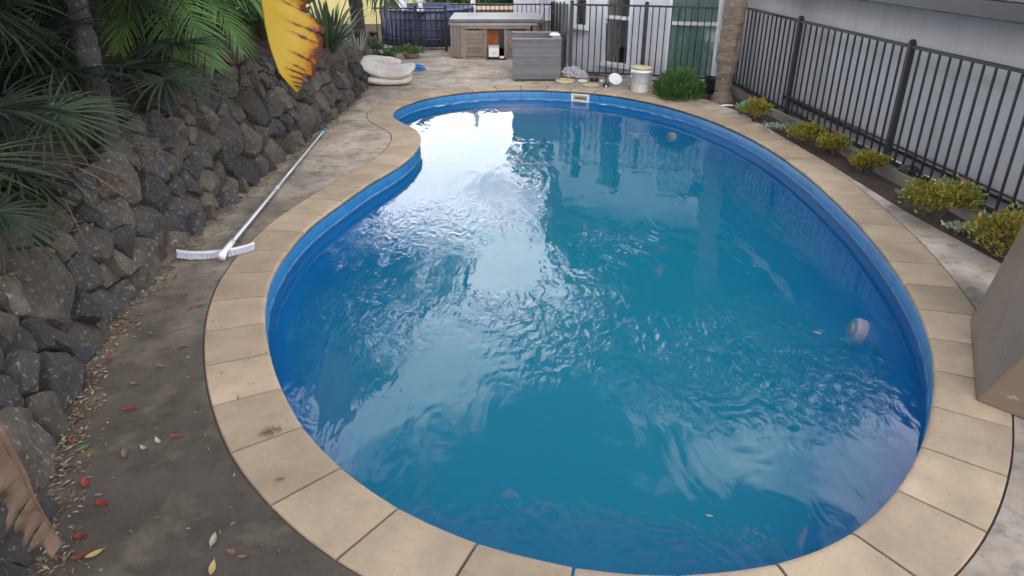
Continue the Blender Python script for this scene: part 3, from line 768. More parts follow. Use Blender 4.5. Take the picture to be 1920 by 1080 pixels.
for i, (x, y, h, lab) in enumerate([(-4.7, 2.6, 4.4, 'large shade tree over the nearest part of the planted bank'), (-5.0, 6.6, 4.9, 'large shade tree over the middle of the planted bank'), (-5.6, .2, 5.0, 'large shade tree left of the paving at the near end'), (.6, -5.2, 4.2, 'unseen shade tree added behind the camera to darken the wedge')]):  # last tree is out of view, added to shade the wedge's near face
    t = tree(x, y, .9, h, 0, 0, 0, TD, lab); t.scale = (1.15, 1.15, 1.0)
# trees beyond the far gardens
for i, (x, y, h, k, lab) in enumerate([(-2.2, 30, .3, TM, 'bushy green tree behind the yellow house corner'), (.2, 31, .2, TM, 'bushy green tree behind the brown timber terrace'),
     (2.6, 33, .4, TD, 'dark green tree beyond the terrace and the white pole'), (-4.8, 33, .8, TD, 'dark green tree behind the yellow weatherboard house'), (-8.5, 27, 1.6, TM, 'green tree at the far left beyond the garden')]):
    tree(x, y, -.3, h + 1.2, 0, 0, 0, k, lab)
# tall trees beyond the house, seen mirrored in the pool
for i, (x, y, h, k_, lab) in enumerate([(10.8, 11.8, 2.2, 1.25, 'tall tree behind the middle of the low roofed house'), (8.3, 17.2, 5.6, 1.75, 'tall tree behind the far gable of the house'), (4.9, 19.6, 5.6, 1.75, 'tallest tree behind the white boarded wing'),
        (11.5, 8.6, 1.5, 1.2, 'tall tree behind the near half of the house roof'), (2.7, 21.0, 3.2, 1.15, 'smaller tree behind the left end of the white boarded wing'), (7.0, 20.5, 7.0, 1.7, 'tree rising highest above the white boarded wing')]):
    t = tree(x, y, -.3, h, 0, 0, 0, TD if i % 2 else TM, lab, 'trees behind the house'); t.scale = (k_, k_, 1.35)

# banana plant with its yellow leaf
bp = empty('banana_plant', (-3.55, 6.9, 1.2), 0, 'banana plant behind the wall with one torn yellow leaf hanging in view', 'banana plant')
tube_b = bmesh.new(); tube(tube_b, [(0, 0, -.1), (.02, 0, 1.0), (.12, 0, 1.9)], [.13, .11, .06], 12); obj('pseudostem', tube_b, M_['pseudostem'], bp, smooth=True)
def banana_leaf(L_, W_, az, el, m, curve=1.5):
    bm = bmesh.new(); n = 26; pts = []; p = Vector((0, 0, 0))
    for k in range(n + 1):
        e = el - curve * (k / n) ** 1.3; pts.append(p.copy()); p = p + Vector((math.cos(az) * math.cos(e), math.sin(az) * math.cos(e), math.sin(e))) * L_ / n
    side = Vector((-math.sin(az), math.cos(az), 0))
    for s in (-1, 1):
        prev = None
        for k in range(4, n + 1):
            u = (k - 4) / (n - 4); ww = W_ * math.sin(PI * min(1, u * .93 + .07)) ** .55 if u < .97 else .02
            tear = R.random() < .2
            cur = [bm.verts.new(pts[k]), bm.verts.new(pts[k] + side * s * ww * .5 + Vector((0, 0, -.04 * ww))), bm.verts.new(pts[k] + side * s * ww + Vector((0, 0, -.35 * ww - R.uniform(0, .05))))]
            if prev and not tear:
                for a in (0, 1): bm.faces.new((prev[a], prev[a + 1], cur[a + 1], cur[a]))
            elif prev: bm.faces.new((prev[0], prev[1], cur[0]))
            prev = cur
    tube(bm, pts, [.022 * (1 - .85 * k / n) for k in range(n + 1)], 6)
    return bm
for az, el in ((.2, 1.2), (1.3, 1.1), (2.4, 1.25), (3.6, 1.0), (5.0, 1.2), (-.5, 1.35)):
    obj('leaf', banana_leaf(1.7, .24, az, el, None), M_['banana'], bp, loc=(.12, 0, 1.85), smooth=True)
# yellow leaf in its own plane (vertical sheet facing the camera)
def yellow_leaf():
    YD = 6.1
    m = bpy.data.materials.new('yellow_banana_leaf'); m.use_nodes = True; N = m.node_tree.nodes; K = m.node_tree.links.new; p = N['Principled BSDF']
    at = N.new('ShaderNodeAttribute'); at.attribute_name = 'edge'; tcn = N.new('ShaderNodeTexCoord')
    nz = N.new('ShaderNodeTexNoise'); nz.inputs['Scale'].default_value = 14; nz.inputs['Detail'].default_value = 8; K(tcn.outputs['Object'], nz.inputs[0])
    a = N.new('ShaderNodeMath'); a.operation = 'MULTIPLY_ADD'; a.inputs[1].default_value = .75; K(nz.outputs['Fac'], a.inputs[0]); K(at.outputs['Fac'], a.inputs[2])
    r = N.new('ShaderNodeValToRGB'); E = r.color_ramp.elements
    E[0].position = .30; E[0].color = (.46, .31, .02, 1); E[1].position = 1.25 if False else 1.0; E[1].color = (.07, .025, .018, 1)
    for pos, c in ((.62, (.44, .27, .015, 1)), (.78, (.40, .15, .015, 1)), (.88, (.13, .04, .02, 1))):
        e = E.new(pos); e.color = c
    K(a.outputs[0], r.inputs[0])
    n2 = N.new('ShaderNodeTexNoise'); n2.inputs['Scale'].default_value = 26; n2.inputs['Detail'].default_value = 5; K(tcn.outputs['Object'], n2.inputs[0])
    r2 = N.new('ShaderNodeMapRange'); r2.inputs[1].default_value = .70; r2.inputs[2].default_value = .74; K(n2.outputs['Fac'], r2.inputs[0])
    x = N.new('ShaderNodeMix'); x.data_type = 'RGBA'; K(r2.outputs[0], x.inputs[0]); K(r.outputs[0], x.inputs[6]); x.inputs[7].default_value = (.15, .06, .01, 1)
    K(x.outputs[2], p.inputs['Base Color']); p.inputs['Roughness'].default_value = .55
    tr = N.new('ShaderNodeBsdfTranslucent'); K(x.outputs[2], tr.inputs[0]); ms = N.new('ShaderNodeMixShader'); ms.inputs[0].default_value = .35
    K(p.outputs[0], ms.inputs[1]); K(tr.outputs[0], ms.inputs[2]); K(ms.outputs[0], N['Material Output'].inputs[0])
    # outline in photo pixels: rib on the left, ragged lobes on the right
    rib = [(478, -120), (484, -75), (489, -30), (493, 10), (499, 50), (508, 92), (526, 140), (556, 172)]
    edge = [(560, -60), (577, -10), (573, 18), (608, 52), (604, 100), (593, 135), (578, 153), (561, 173)]
    def ev(l, u):
        f = u * (len(l) - 1); k = min(len(l) - 2, int(f)); q = f - k; return (l[k][0] * (1 - q) + l[k + 1][0] * q, l[k][1] * (1 - q) + l[k + 1][1] * q)
    tears = [(.33, .70), (.47, .90), (.53, .99), (.66, .93), (.75, .99), (.80, .6), (.85, .70), (.90, .6), (.94, .6)]    # where along the leaf, and how far in the cut starts
    bm = bmesh.new(); lay = bm.verts.layers.float.new('edge'); nu, nv = 110, 18; grid = []
    for i in range(nu + 1):
        u = i / nu; row = []
        for j in range(nv + 1):
            v = j / nv; A, B = ev(rib, u), ev(edge, u)
            # veins slant down to the right
            px = A[0] + (B[0] - A[0]) * v; py = A[1] + (B[1] - A[1]) * v
            e = max(0, (v - .52) * 1.25) + max(0, u - .93) * 2.5; br = 0
            for tu, tv in tears:
                du = abs(u - tu)
                if v > tv * .3 and du < .022: e = max(e, .62 * (1 - du / .022) * min(1, (v - tv * .3) * 3 + .3))
                if v > tv and du < .05: px += (u - tu) * 90 * (v - tv)
            px += 2.5 * noise.noise(Vector((u * 22, 0, 7))) * (v > .95); d = YD + .10 * math.sin(v * 2.2) - .05 * math.sin(u * 9 + v * 2) * v
            q = V(px, py, d); vt = bm.verts.new(q); vt[lay] = min(1.2, e); row.append(vt)
        grid.append(row)
    for i in range(nu):
        for j in range(nv):
            u = (i + .5) / nu; v = (j + .5) / nv
            if any(v > tv and abs(u - tu) < .004 + .05 * (v - tv) for tu, tv in tears): continue
            bm.faces.new((grid[i][j], grid[i][j + 1], grid[i + 1][j + 1], grid[i + 1][j]))
    # rib
    bmr = bmesh.new(); tube(bmr, [V(*ev(rib, k / 12), YD + .01) for k in range(13)] , [.016 * (1 - .8 * k / 12) for k in range(13)], 6)
    tops = V(*rib[0], YD)
    o = obj('yellow_leaf', bm, m, bp, smooth=True); o['label'] = 'torn yellow leaf with brown ragged edge hanging down'
    o.location = -bp.location
    st = obj('midrib', bmr, m, o)
    bms = bmesh.new(); b0 = bp.location + Vector((.12, 0, 1.85)); tube(bms, [b0, (b0 + tops) / 2 + Vector((0, 0, .28)), tops], [.03, .025, .016], 6); obj('leaf_stalk', bms, M_['pseudostem'], o)
yellow_leaf()

# dry leaf, bottom left
def dry_leaf():
    o = empty('dry_banana_leaf', G(60, 1010), 0, 'curled dry tan banana leaf lying against the rocks near the camera', 'fallen leaf')
    ribp = [V(-60, 700, 1.95), V(0, 808, 1.95), V(43, 885, 1.98), V(60, 928, 2.0), V(84, 971, 2.02), V(117, 1021, 2.05)]
    tips = [[V(-60, 800, 1.9), V(-50, 900, 1.9)], [V(-30, 905, 1.88), V(0, 930, 1.9)], [V(0, 935, 1.88), V(8, 1004, 1.92)], [V(30, 1000, 1.95), V(40, 1035, 1.97)], [V(60, 1036, 1.97), V(105, 1034, 2.02)]]
    bmr = bmesh.new(); tube(bmr, ribp, [.012, .011, .009, .007, .005, .003], 6)
    obj('midrib', bmr, M_['dry_tan'], o).location = -o.location
    for k, (t0, t1) in enumerate(tips):
        a, b = ribp[k], ribp[k + 1]; bm = bmesh.new(); g = []
        for i in range(9):
            u = i / 8; row = []
            for j in range(9):
                v = j / 8; p = a.lerp(b, u).lerp(t0.lerp(t1, u), v)
                w_ = 1 - .15 * v
                p = p + Vector((0, -.05 * math.sin(v * PI) + .035 * math.sin(u * PI) * v + .006 * math.sin(u * 40), .01 * math.sin(u * 14 + v * 5) * v))
                row.append(bm.verts.new(p))
            g.append(row)
        for i in range(8):
            for j in range(8): bm.faces.new((g[i][j], g[i][j + 1], g[i + 1][j + 1], g[i + 1][j]))
        obj('leaf_lobe', bm, M_['dry_tan'], o, smooth=True).location = -o.location
dry_leaf()

# ------------------------------------------------------------------ low planter along the right fence
FEN = [(3.60, 12.25), (3.76, 9.95), (3.98, 7.5), (4.20, 5.4), (4.42, 3.2)]
wi = .11
bm = bmesh.new()
for (a, b) in zip(FEN, FEN[1:]):
    t = (Vector(b) - Vector(a)).normalized(); n = Vector((-t.y, t.x))
    a2, b2 = Vector(a) + Vector((-.15, 0)), Vector(b) + Vector((-.15, 0))
for k, (a, b) in enumerate(zip(FEN, FEN[1:])):
    a = Vector(a); b = Vector(b); d = b - a; l = d.length; ang = math.atan2(d.y, d.x)
    M = Matrix.Translation((a.x - .16, a.y, 0)) @ Matrix.Rotation(ang, 4, 'Z')
    bm = bbox(.004, l - .004, -.022, .022, -.08, .10, M)
    if k == 0: bed = empty('planter_edging', (0, 0, 0), 0, 'low weathered timber edging along the planting bed at the fence foot', 'garden edging')
    obj('sleeper', bm, M_['timber'], bed, bevel=.004)
# soil in bed (mounded)
bed_poly = [(3.745, 3.2), (3.745, 4.3), (3.685, 5.0), (3.535, 6.06), (3.435, 7.77), (3.225, 10.2), (3.005, 11.0), (2.455, 11.95), (2.41, 12.7), (3.45, 12.5), (3.60, 9.9), (3.80, 7.5), (4.02, 5.4), (4.24, 3.2)]
bm = fill(bed_poly, [], 0)
bmesh.ops.subdivide_edges(bm, edges=bm.edges[:], cuts=4, use_grid_fill=True)
for v in bm.verts: v.co.z = -.012 + .02 * noise.noise(v.co * 4)
tag(obj('planting_bed_soil', bm, M_['mulch'], smooth=True), kind='structure')

def shrub(x, y, r, h, label, m='shrub', seed=0, stem=.10, n=420, leaf=.026, name='shrub', cat='shrub', group=None):
    rr = random.Random(seed); o = empty(name, (x, y, -.01), 0, label, cat, group)
    bm = bmesh.new(); ends = []
    for k in range(7):
        a = rr.uniform(0, 2 * PI); q = Vector((math.cos(a) * r * rr.uniform(.3, .75), math.sin(a) * r * rr.uniform(.3, .75), h * rr.uniform(.55, .85)))
        tube(bm, [(0, 0, 0), q * .5 + Vector((0, 0, .02)), q], [.012, .009, .004], 5); ends.append(q)
    obj('stem', bm, M_['stem'], o)
    bm = bmesh.new()
    cl = [Vector((rr.uniform(-1, 1), rr.uniform(-1, 1), 0)) for _ in range(34)]
    cl = [Vector((c.x * r * .8, c.y * r * .8, h * rr.uniform(.55, .92) - .25 * h * c.length_squared * .5)) for c in cl if c.length < 1.1]
    for _ in range(n):
        c = rr.choice(cl); v = Vector((rr.gauss(0, 1), rr.gauss(0, 1), rr.gauss(0, .7))).normalized() * (rr.random() ** .5)
        p = c + Vector((v.x * r * .36, v.y * r * .36, v.z * h * .26)); out_ = (p - Vector((0, 0, h * .3))).normalized() * .8 + Vector((rr.uniform(-.7, .7), rr.uniform(-.7, .7), rr.uniform(0, .9)))
        d = out_.normalized(); s = leaf * rr.uniform(.7, 1.3); side = d.cross(Vector((rr.uniform(-1, 1), rr.uniform(-1, 1), 1))).normalized(); nn = side.cross(d)
        vs = [bm.verts.new(q) for q in (p, p + d * s * .6 + side * s * .38 + nn * s * .1, p + d * s * 1.3, p + d * s * .6 - side * s * .38 + nn * s * .1, p + d * s * .6)]
        bm.faces.new((vs[0], vs[1], vs[4])); bm.faces.new((vs[1], vs[2], vs[4])); bm.faces.new((vs[2], vs[3], vs[4])); bm.faces.new((vs[3], vs[0], vs[4]))
    obj('foliage', bm, M_[m], o)
    return o
GR = 'golden leaved shrubs in the bed along the black fence'
for i, (px, py, r, h, lab) in enumerate([(1885, 492, .26, .36, 'largest golden shrub, tight against the taupe wedge'), (1752, 415, .27, .34, 'rounded golden shrub, second from the taupe wedge'),
        (1628, 325, .17, .20, 'small flat golden shrub just before the second fence post'), (1562, 292, .17, .22, 'golden shrub in the middle of the run of small shrubs'),
        (1508, 270, .20, .22, 'wide golden shrub next to the variegated ground cover'), (1412, 228, .19, .26, 'farthest golden shrub, beside the cyan and white float')]):
    g = G(px, py); shrub(g.x, g.y, r * 1.12, h * 1.1, lab, seed=i + 10, group=GR, n=2300 if i < 2 else 1300, leaf=.028)
g = G(1455, 246); shrub(g.x, g.y, .17, .10, 'pale variegated ground cover between two golden shrubs', m='succulent', seed=31, n=260, leaf=.022, name='ground_cover_plant', cat='plant')
g = G(1388, 214); shrub(g.x, g.y, .10, .14, 'small pale green succulent beside the farthest golden shrub', m='succulent', seed=33, n=160, leaf=.02, name='succulent', cat='plant')
g = G(1795, 437); shrub(g.x, g.y, .11, .09, 'grey green succulent rosettes at the paving edge before the largest shrub', m='succulent', seed=35, n=150, leaf=.03, name='succulent', cat='plant')
g = G(1690, 372); shrub(g.x, g.y, .06, .09, 'tiny grey green succulent by the foot of the fence post', m='succulent', seed=36, n=70, leaf=.02, name='succulent', cat='plant')
# juniper by the bucket
def juniper(x, y, r, h, label, n=3200):
    o = empty('juniper_shrub', (x, y, -.01), 0, label, 'shrub'); bm = bmesh.new()
    for k in range(12):
        a = R.uniform(0, 2 * PI); q = Vector((math.cos(a) * r * .7, math.sin(a) * r * .7, h * R.uniform(.4, .8))); tube(bm, [(0, 0, 0), q], [.012, .004], 5)
    obj('stem', bm, M_['stem'], o); bm = bmesh.new()
    for _ in range(n):
        v = Vector((R.gauss(0, 1), R.gauss(0, 1), abs(R.gauss(0, .9)))).normalized(); p = Vector((v.x * r, v.y * r, .06 + v.z * h * .85)) * (R.random() ** .35) * (1 + .22 * noise.noise(v * 3)); p.z = abs(p.z)
        d = (v + Vector((R.uniform(-.9, .9), R.uniform(-.9, .9), R.uniform(-.3, .8)))).normalized(); blade(bm, p, d, d.orthogonal().normalized(), R.uniform(.05, .10), .022, 0, 2)
    obj('foliage', bm, M_['juniper'], o)
g = G(1272, 184); juniper(g.x, g.y, .36, .45, 'dark green feathery juniper bush between the white bucket and the palm trunk')
g = G(1240, 176); shrub(g.x, g.y, .14, .16, 'low light green weed beside the white bucket', m='leafmid', seed=50, n=180, leaf=.03, name='weed', cat='plant')

# palm trunk at the right
pt = empty('palm_tree', (3.17, 11.0, -.05), 0, 'shaggy palm with a rough brown trunk at the fence corner', 'palm')
bm = bmesh.new(); n = 18; prev = None; 
for k in range(46):
    u = k / 45; z = 4.2 * u; r = (.115 + .035 * min(1, max(0, z - .35) / .3)) * (1 + .07 * (k % 2)) + .06 * max(0, .2 - z) / .2; c = Vector((-.02 + .10 * u * 1.3, 0, z))
    cur = [bm.verts.new(c + Vector((math.cos(2 * PI * j / n), math.sin(2 * PI * j / n), 0)) * r * (1 + .16 * noise.noise(Vector((j * .9, k * .45, 2))))) for j in range(n)]
    if prev:
        for j in range(n): bm.faces.new((prev[j], prev[(j + 1) % n], cur[(j + 1) % n], cur[j]))
    prev = cur
obj('trunk', bm, M_['trunk'], pt)
for k in range(70):
    a = R.uniform(0, 2 * PI); z = R.uniform(.45, 4.0); bm = bmesh.new(); d = Vector((math.cos(a) * .35, math.sin(a) * .35, R.choice((1, 1, -1)))).normalized()
    blade(bm, Vector((math.cos(a) * .12 + .02, math.sin(a) * .12, z)), d, Vector((math.cos(a), math.sin(a), 0)), R.uniform(.07, .15), R.uniform(.02, .05), .0, 3)
    obj('bark_flake', bm, M_['trunk'], pt)
for i in range(16): link('frond', R.choice(BIGPIN), pt, (.1, 0, 4.15), (R.uniform(-.2, .2), R.uniform(-.6, .3), i * PI / 8 + R.random() * .3), R.uniform(.75, 1))
for i in range(7): link('dry_frond', FAND[0], pt, (.1, 0, 4.0), (0, R.uniform(.1, .5), i), 1.2)

# ------------------------------------------------------------------ fences
def bar_mesh(h, r=.009):
    return me(bbox(-r, r, -r, r, 0, h), 'bar', M_['black'])
def fence(pts, z0, z1, label, bars=.105, posts=None, post_h=None, cap=True, group='black tubular pool fences'):
    o = empty('pool_fence', (pts[0][0], pts[0][1], 0), 0, label, 'fence', group); O = o.location
    bmesh_bar = bar_mesh(z1 - z0)
    for k, (a, b) in enumerate(zip(pts, pts[1:])):
        a = Vector((*a, 0)); b = Vector((*b, 0)); d = b - a; l = d.length; ang = math.atan2(d.y, d.x); M = Matrix.Translation(a - O) @ Matrix.Rotation(ang, 4, 'Z')
        obj('rail', bbox(.03, l - .03, -.02, .02, z1 - .001, z1 + .028, M), M_['black'], o); obj('rail', bbox(.03, l - .03, -.02, .02, z0 - .028, z0 + .001, M), M_['black'], o)
        nb = round(l / bars)
        for i in range(1, nb):
            p = a.lerp(b, i / nb) - O; link('bar', bmesh_bar, o, (p.x, p.y, z0), (0, 0, ang))
    for k, p in enumerate(pts):
        if posts and k not in posts: continue
        p = Vector((*p, 0)) - O; bm = bbox(p.x - .03, p.x + .03, p.y - .03, p.y + .03, -.1, z1 + .05)
        q = obj('post', bm, M_['black'], o, bevel=.004)
        bm = bmesh.new(); lathe(bm, [(.036, 0), (.036, .015), (.02, .03), (.002, .034)], 12, Matrix.Translation((p.x, p.y, z1 + .05))); obj('post_cap', bm, M_['black'], q)
    return o
fence(FEN, .10, 1.22, 'long black pool fence running past the grey house wall behind the golden shrubs', bars=.152)
fence([(1.02, 13.1), (2.24, 12.8), (3.35, 12.42)], .10, 1.18, 'black pool fence across the white house windows behind the bucket', posts=[0, 1])
fence([(-3.0, 16.35), (-2.05, 16.3), (-1.42, 16.3)], .06, .86, 'black fence section in front of the navy pool', posts=[1, 2])
fence([(-1.42, 17.6), (.95, 17.6)], .06, .84, 'black fence section behind the hot tub', posts=[1], )
# dark slatted fence leading back from the chair
ds = empty('slatted_fence', (.95, 13.2, 0), 0, 'dark green slatted screen between the hot tub and the white house', 'fence')
for k in range(26):
    y = k * .17; obj('slat', bbox(-.012 - .01 * k * .0, .012, y, y + .145, -.05, 1.19 - .075 * y), M_['darkslat'], ds)
obj('rail', bbox(-.04, -.013, 0, 4.4, .70, .75), M_['black'], ds)
obj('rail', bbox(-.04, -.013, 0, 4.4, .15, .20), M_['black'], ds)
for k in range(5): obj('post', bbox(-.07, -.041, k * 1.05, k * 1.05 + .05, -.05, 1.23 - .079 * k), M_['black'], ds)

# ------------------------------------------------------------------ the house on the right
house = empty('house', (4.2, 8, 0), 0, 'low grey rendered house with white framed windows beside the pool', 'house'); HO = Vector(house.location)
def hob(name, bm, m, parent=None, **k):
    o = obj(name, bm, m, parent or house, **k)
    if parent is None: o.location = -HO
    return o
GZ = 1.66
WLINE = [(3.78, 12.9), (3.97, 10.1), (4.18, 7.5), (4.42, 5.2), (4.66, 2.6), (4.9, 0), (5.2, -3)]
# long wall follows the fence line
bm = bmesh.new()
def wallquad(bm, a, b, z0, z1, th=.12):
    a = Vector((*a, 0)); b = Vector((*b, 0)); t = (b - a).normalized(); n = Vector((t.y, -t.x, 0)) * -1
    vs = [bm.verts.new(p) for p in ((a.x, a.y, z0), (b.x, b.y, z0), (b.x, b.y, z1), (a.x, a.y, z1), (a.x + n.x * th, a.y + n.y * th, z0), (b.x + n.x * th, b.y + n.y * th, z0), (b.x + n.x * th, b.y + n.y * th, z1), (a.x + n.x * th, a.y + n.y * th, z1))]
    for f in ((0, 1, 2, 3), (7, 6, 5, 4), (0, 4, 5, 1), (3, 2, 6, 7), (0, 3, 7, 4), (1, 5, 6, 2)): bm.faces.new([vs[i] for i in f])
wallquad(bm, (3.80, 12.6), (5.2, -3.4), -.6, GZ + .02)
bmesh.ops.recalc_face_normals(bm, faces=bm.faces)
hob('rendered_wall', bm, M_['render'])
A0, B0 = Vector((3.80, 12.6, 0)), Vector((5.2, -3.4, 0)); wt = (B0 - A0).normalized(); wnx = Vector((wt.y, -wt.x, 0))    # towards the pool
if wnx.x > 0: wnx = -wnx
def onwall(s, d, z): return A0 + wt * s + wnx * d + Vector((0, 0, z))
WLEN = (B0 - A0).length
Mw = Matrix.Identity(4); Mw.col[0] = (*wt, 0); Mw.col[1] = (*wnx, 0); Mw.col[2] = (0, 0, 1, 0); Mw.col[3] = (*A0, 1)
hob('soffit', bbox(-.5, WLEN, .002, .34, GZ - .02, GZ, Mw), M_['soffit'])
bm = bmesh.new()
prof = [(.34, GZ - .05), (.34, GZ + .07), (.36, GZ + .07), (.365, GZ - .02), (.45, GZ - .02), (.46, GZ + .065), (.475, GZ + .07), (.475, GZ - .04), (.44, GZ - .055)]
A_ = [bm.verts.new(Mw @ Vector((-.5, d, z))) for d, z in prof]; B_ = [bm.verts.new(Mw @ Vector((WLEN, d, z))) for d, z in prof]
for k in range(len(prof)): bm.faces.new((A_[k], A_[(k + 1) % len(prof)], B_[(k + 1) % len(prof)], B_[k]))
bmesh.ops.recalc_face_normals(bm, faces=bm.faces); hob('gutter', bm, M_['gutter'])
# roof: shingle courses, each course a row; near courses individually
rs = .42
roof_bm = bbox(-.5, WLEN, -5.0, .36, 0, .03)
for v in roof_bm.verts: v.co = Mw @ Vector((v.co.x, v.co.y, GZ + .05 + (.36 - v.co.y) * rs + v.co.z))
roof = hob('roof', roof_bm, M_['shingle'])
bm = bmesh.new(); back = bbox(-.5, WLEN, -10.4, -5.0, 0, .03)
for v in back.verts: v.co = Mw @ Vector((v.co.x, v.co.y, GZ + .05 + (.36 + 5.0) * rs - (-5.0 - v.co.y) * rs + v.co.z))
hob('roof_back', back, M_['shingle'])
shm = []
for k in range(3):
    bm = bmesh.new(); x = 0
    box(bm, .002, .238, 0, .175, 0, .008); shm.append(me(bm, 'shingle', M_['shingle']))
slope = math.atan(rs); cs_, sn_ = math.cos(slope), math.sin(slope)
azw = math.atan2(wt.y, wt.x)
cnt = 0
for row in range(9):
    for k in range(33):
        s = 3.2 + k * .24 + (.12 if row % 2 else 0)
        d = .37 - row * .135 * cs_
        p = onwall(s, d, GZ + .085 + row * .135 * sn_ )
        o = link('shingle', shm[k % 3], roof, p, None); cnt += 1
        # local x along wall, local y up the slope
        X = wt; Y = (-wnx * cs_ + Vector((0, 0, sn_))); Z = X.cross(Y)
        if Z.z < 0: X = -X; Z = X.cross(Y)
        m4 = Matrix.Identity(4); m4.col[0] = (*X, 0); m4.col[1] = (*Y, 0); m4.col[2] = (*Z, 0); m4.col[3] = (*p, 1)
        o.matrix_local = m4 @ Matrix.Rotation(-.02, 4, 'X')
        if cnt >= 297: break
# gable walls
for yy in (0.02, WLEN - .1):
    bm = bmesh.new(); pts = [(-.12, -.6), (-10.2, -.6), (-10.2, GZ), (-5.0, GZ + 5.2 * rs - .05), (-.12, GZ + .15)]
    a = [bm.verts.new(Mw @ Vector((yy, d, z))) for d, z in pts]; b = [bm.verts.new(Mw @ Vector((yy + .1, d, z))) for d, z in pts]
    bm.faces.new(a); bm.faces.new(b[::-1])
    for k in range(5): bm.faces.new((a[k], a[(k + 1) % 5], b[(k + 1) % 5], b[k]))
    bmesh.ops.recalc_face_normals(bm, faces=bm.faces); hob('gable_wall', bm, M_['render'])
# black pipe and grey conduits at the wall foot
pp = [onwall(s, .10, .17) for s in (2.2, 5, 8, 11, 14)]
tag(obj('drain_pipe', btube(pp, .036, 12), M_['blackplastic'], smooth=True), 'thick black pipe running along the foot of the grey wall', 'pipe')
pp = [onwall(s, .14, .06) for s in (2.2, 5, 8, 11, 14)]
tag(obj('conduit', btube(pp, .014, 8), M_['alu'], smooth=True), 'thin pale conduit under the thick black pipe', 'pipe')
pp = [onwall(s, .20, .015) for s in (2.2, 5, 8, 11, 14)]
tag(obj('hose', btube([p + Vector((.02 * math.sin(i * 3), 0, 0)) for i, p in enumerate(pp)], .012, 8), M_['whiteplastic'], smooth=True), 'thin white hose lying between the fence and the grey wall', 'hose')

# window wing behind the middle fence
wing = empty('house_wing', (2.3, 13.4, 0), 0, 'white boarded wing with tall windows and green curtains behind the fence', 'house'); WO = Vector(wing.location)
wp = [(.98, 17.6), (.99, 14.9), (1.48, 14.35), (1.62, 13.95), (2.12, 13.25), (2.60, 13.15), (3.80, 12.75)]
wp = [(1.02, 17.6), (1.04, 14.3), (1.60, 13.75), (2.10, 13.25), (2.62, 13.12), (3.80, 12.78)]
WH = 2.5
def facet(a, b, name='wall', openings=(), mt='whitewall'):
    a = Vector((*a, 0)); b = Vector((*b, 0)); t = (b - a).normalized(); n = Vector((t.y, -t.x, 0)); l = (b - a).length
    M = Matrix.Identity(4); M.col[0] = (*t, 0); M.col[1] = (*n, 0); M.col[2] = (0, 0, 1, 0); M.col[3] = (*(a - WO), 1)      # +Y faces the camera
    # boards with battens, opening left free
    x = 0; wd = .17
    cuts = sorted({0, l} | {q for o in openings for q in o[:2]})
    for c0, c1 in zip(cuts, cuts[1:]):
        op = next((o for o in openings if o[0] <= c0 + 1e-6 and c1 <= o[1] + 1e-6), None)
        spans = [(-.3, WH)] if not op else [(-.3, op[2]), (op[3], WH)]
        for z0, z1 in spans:
            nb = max(1, round((c1 - c0) / wd))
            for k in range(nb):
                x0 = c0 + (c1 - c0) * k / nb; x1 = c0 + (c1 - c0) * (k + 1) / nb
                obj('board', bbox(x0 + .002, x1 - .002, -.08, .0 if k % 2 else .004, z0, z1, M), M_[mt], wing)
    for (x0, x1, z0, z1, mid, curt) in openings:
        bm = bmesh.new(); fr = .05
        box(bm, x0, x0 + fr, -.06, .03, z0, z1, M); box(bm, x1 - fr, x1, -.06, .03, z0, z1, M); box(bm, x0 + fr, x1 - fr, -.06, .03, z0, z0 + fr, M); box(bm, x0 + fr, x1 - fr, -.06, .03, z1 - fr, z1, M)
        for zm in mid: box(bm, x0 + fr, x1 - fr, -.05, .035, zm - .028, zm + .028, M)
        wdw = obj('window', bm, M_['whitepaint'], wing)
        zs = [z0 + fr] + [q for zm in mid for q in (zm - .028, zm + .028)] + [z1 - fr]
        for q in range(0, len(zs), 2): obj('pane', bbox(x0 + fr, x1 - fr, -.03, -.024, zs[q], zs[q + 1], M), M_['glass'], wdw)
        obj('sill', bbox(x0 - .03, x1 + .03, .031, .09, z0 - .03, z0 + .02, M), M_['whitepaint'], wdw)
        # room behind
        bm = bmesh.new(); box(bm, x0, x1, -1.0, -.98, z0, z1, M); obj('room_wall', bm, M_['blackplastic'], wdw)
        if curt:
            bm = bmesh.new(); nseg = 40; xa, xb = (x0 + .05, x1 - .05) if curt == 1 else (x0 + .05, x0 + (x1 - x0) * .38)
            pv = None
            for k in range(nseg + 1):
                u = k / nseg; X = xa + (xb - xa) * u; Y = -.12 + .05 * math.sin(u * 42 + 2 * math.sin(u * 9)) + .02 * math.sin(u * 17)
                cur = [bm.verts.new(M @ Vector((X, Y, z0 + .03))), bm.verts.new(M @ Vector((X, Y, z1 - .03)))]
                if pv: bm.faces.new((pv[0], cur[0], cur[1], pv[1]))
                pv = cur
            obj('curtain', bm, M_['curtain'] if curt == 1 else M_['cushion'], wdw, smooth=True)
facet(wp[0], wp[1])
L1 = math.dist(wp[1], wp[2]); facet(wp[1], wp[2], openings=[(.14, L1 - .28, .72, 1.9, [1.45], 0)])
L2 = math.dist(wp[2], wp[3]); facet(wp[2], wp[3], openings=[(.08, L2 - .02, .14, 1.9, [.95], 2)])
facet(wp[3], wp[4])
L4 = math.dist(wp[4], wp[5]); facet(wp[4], wp[5], openings=[(.06, .92, -.02, 1.9, [.90], 1)])
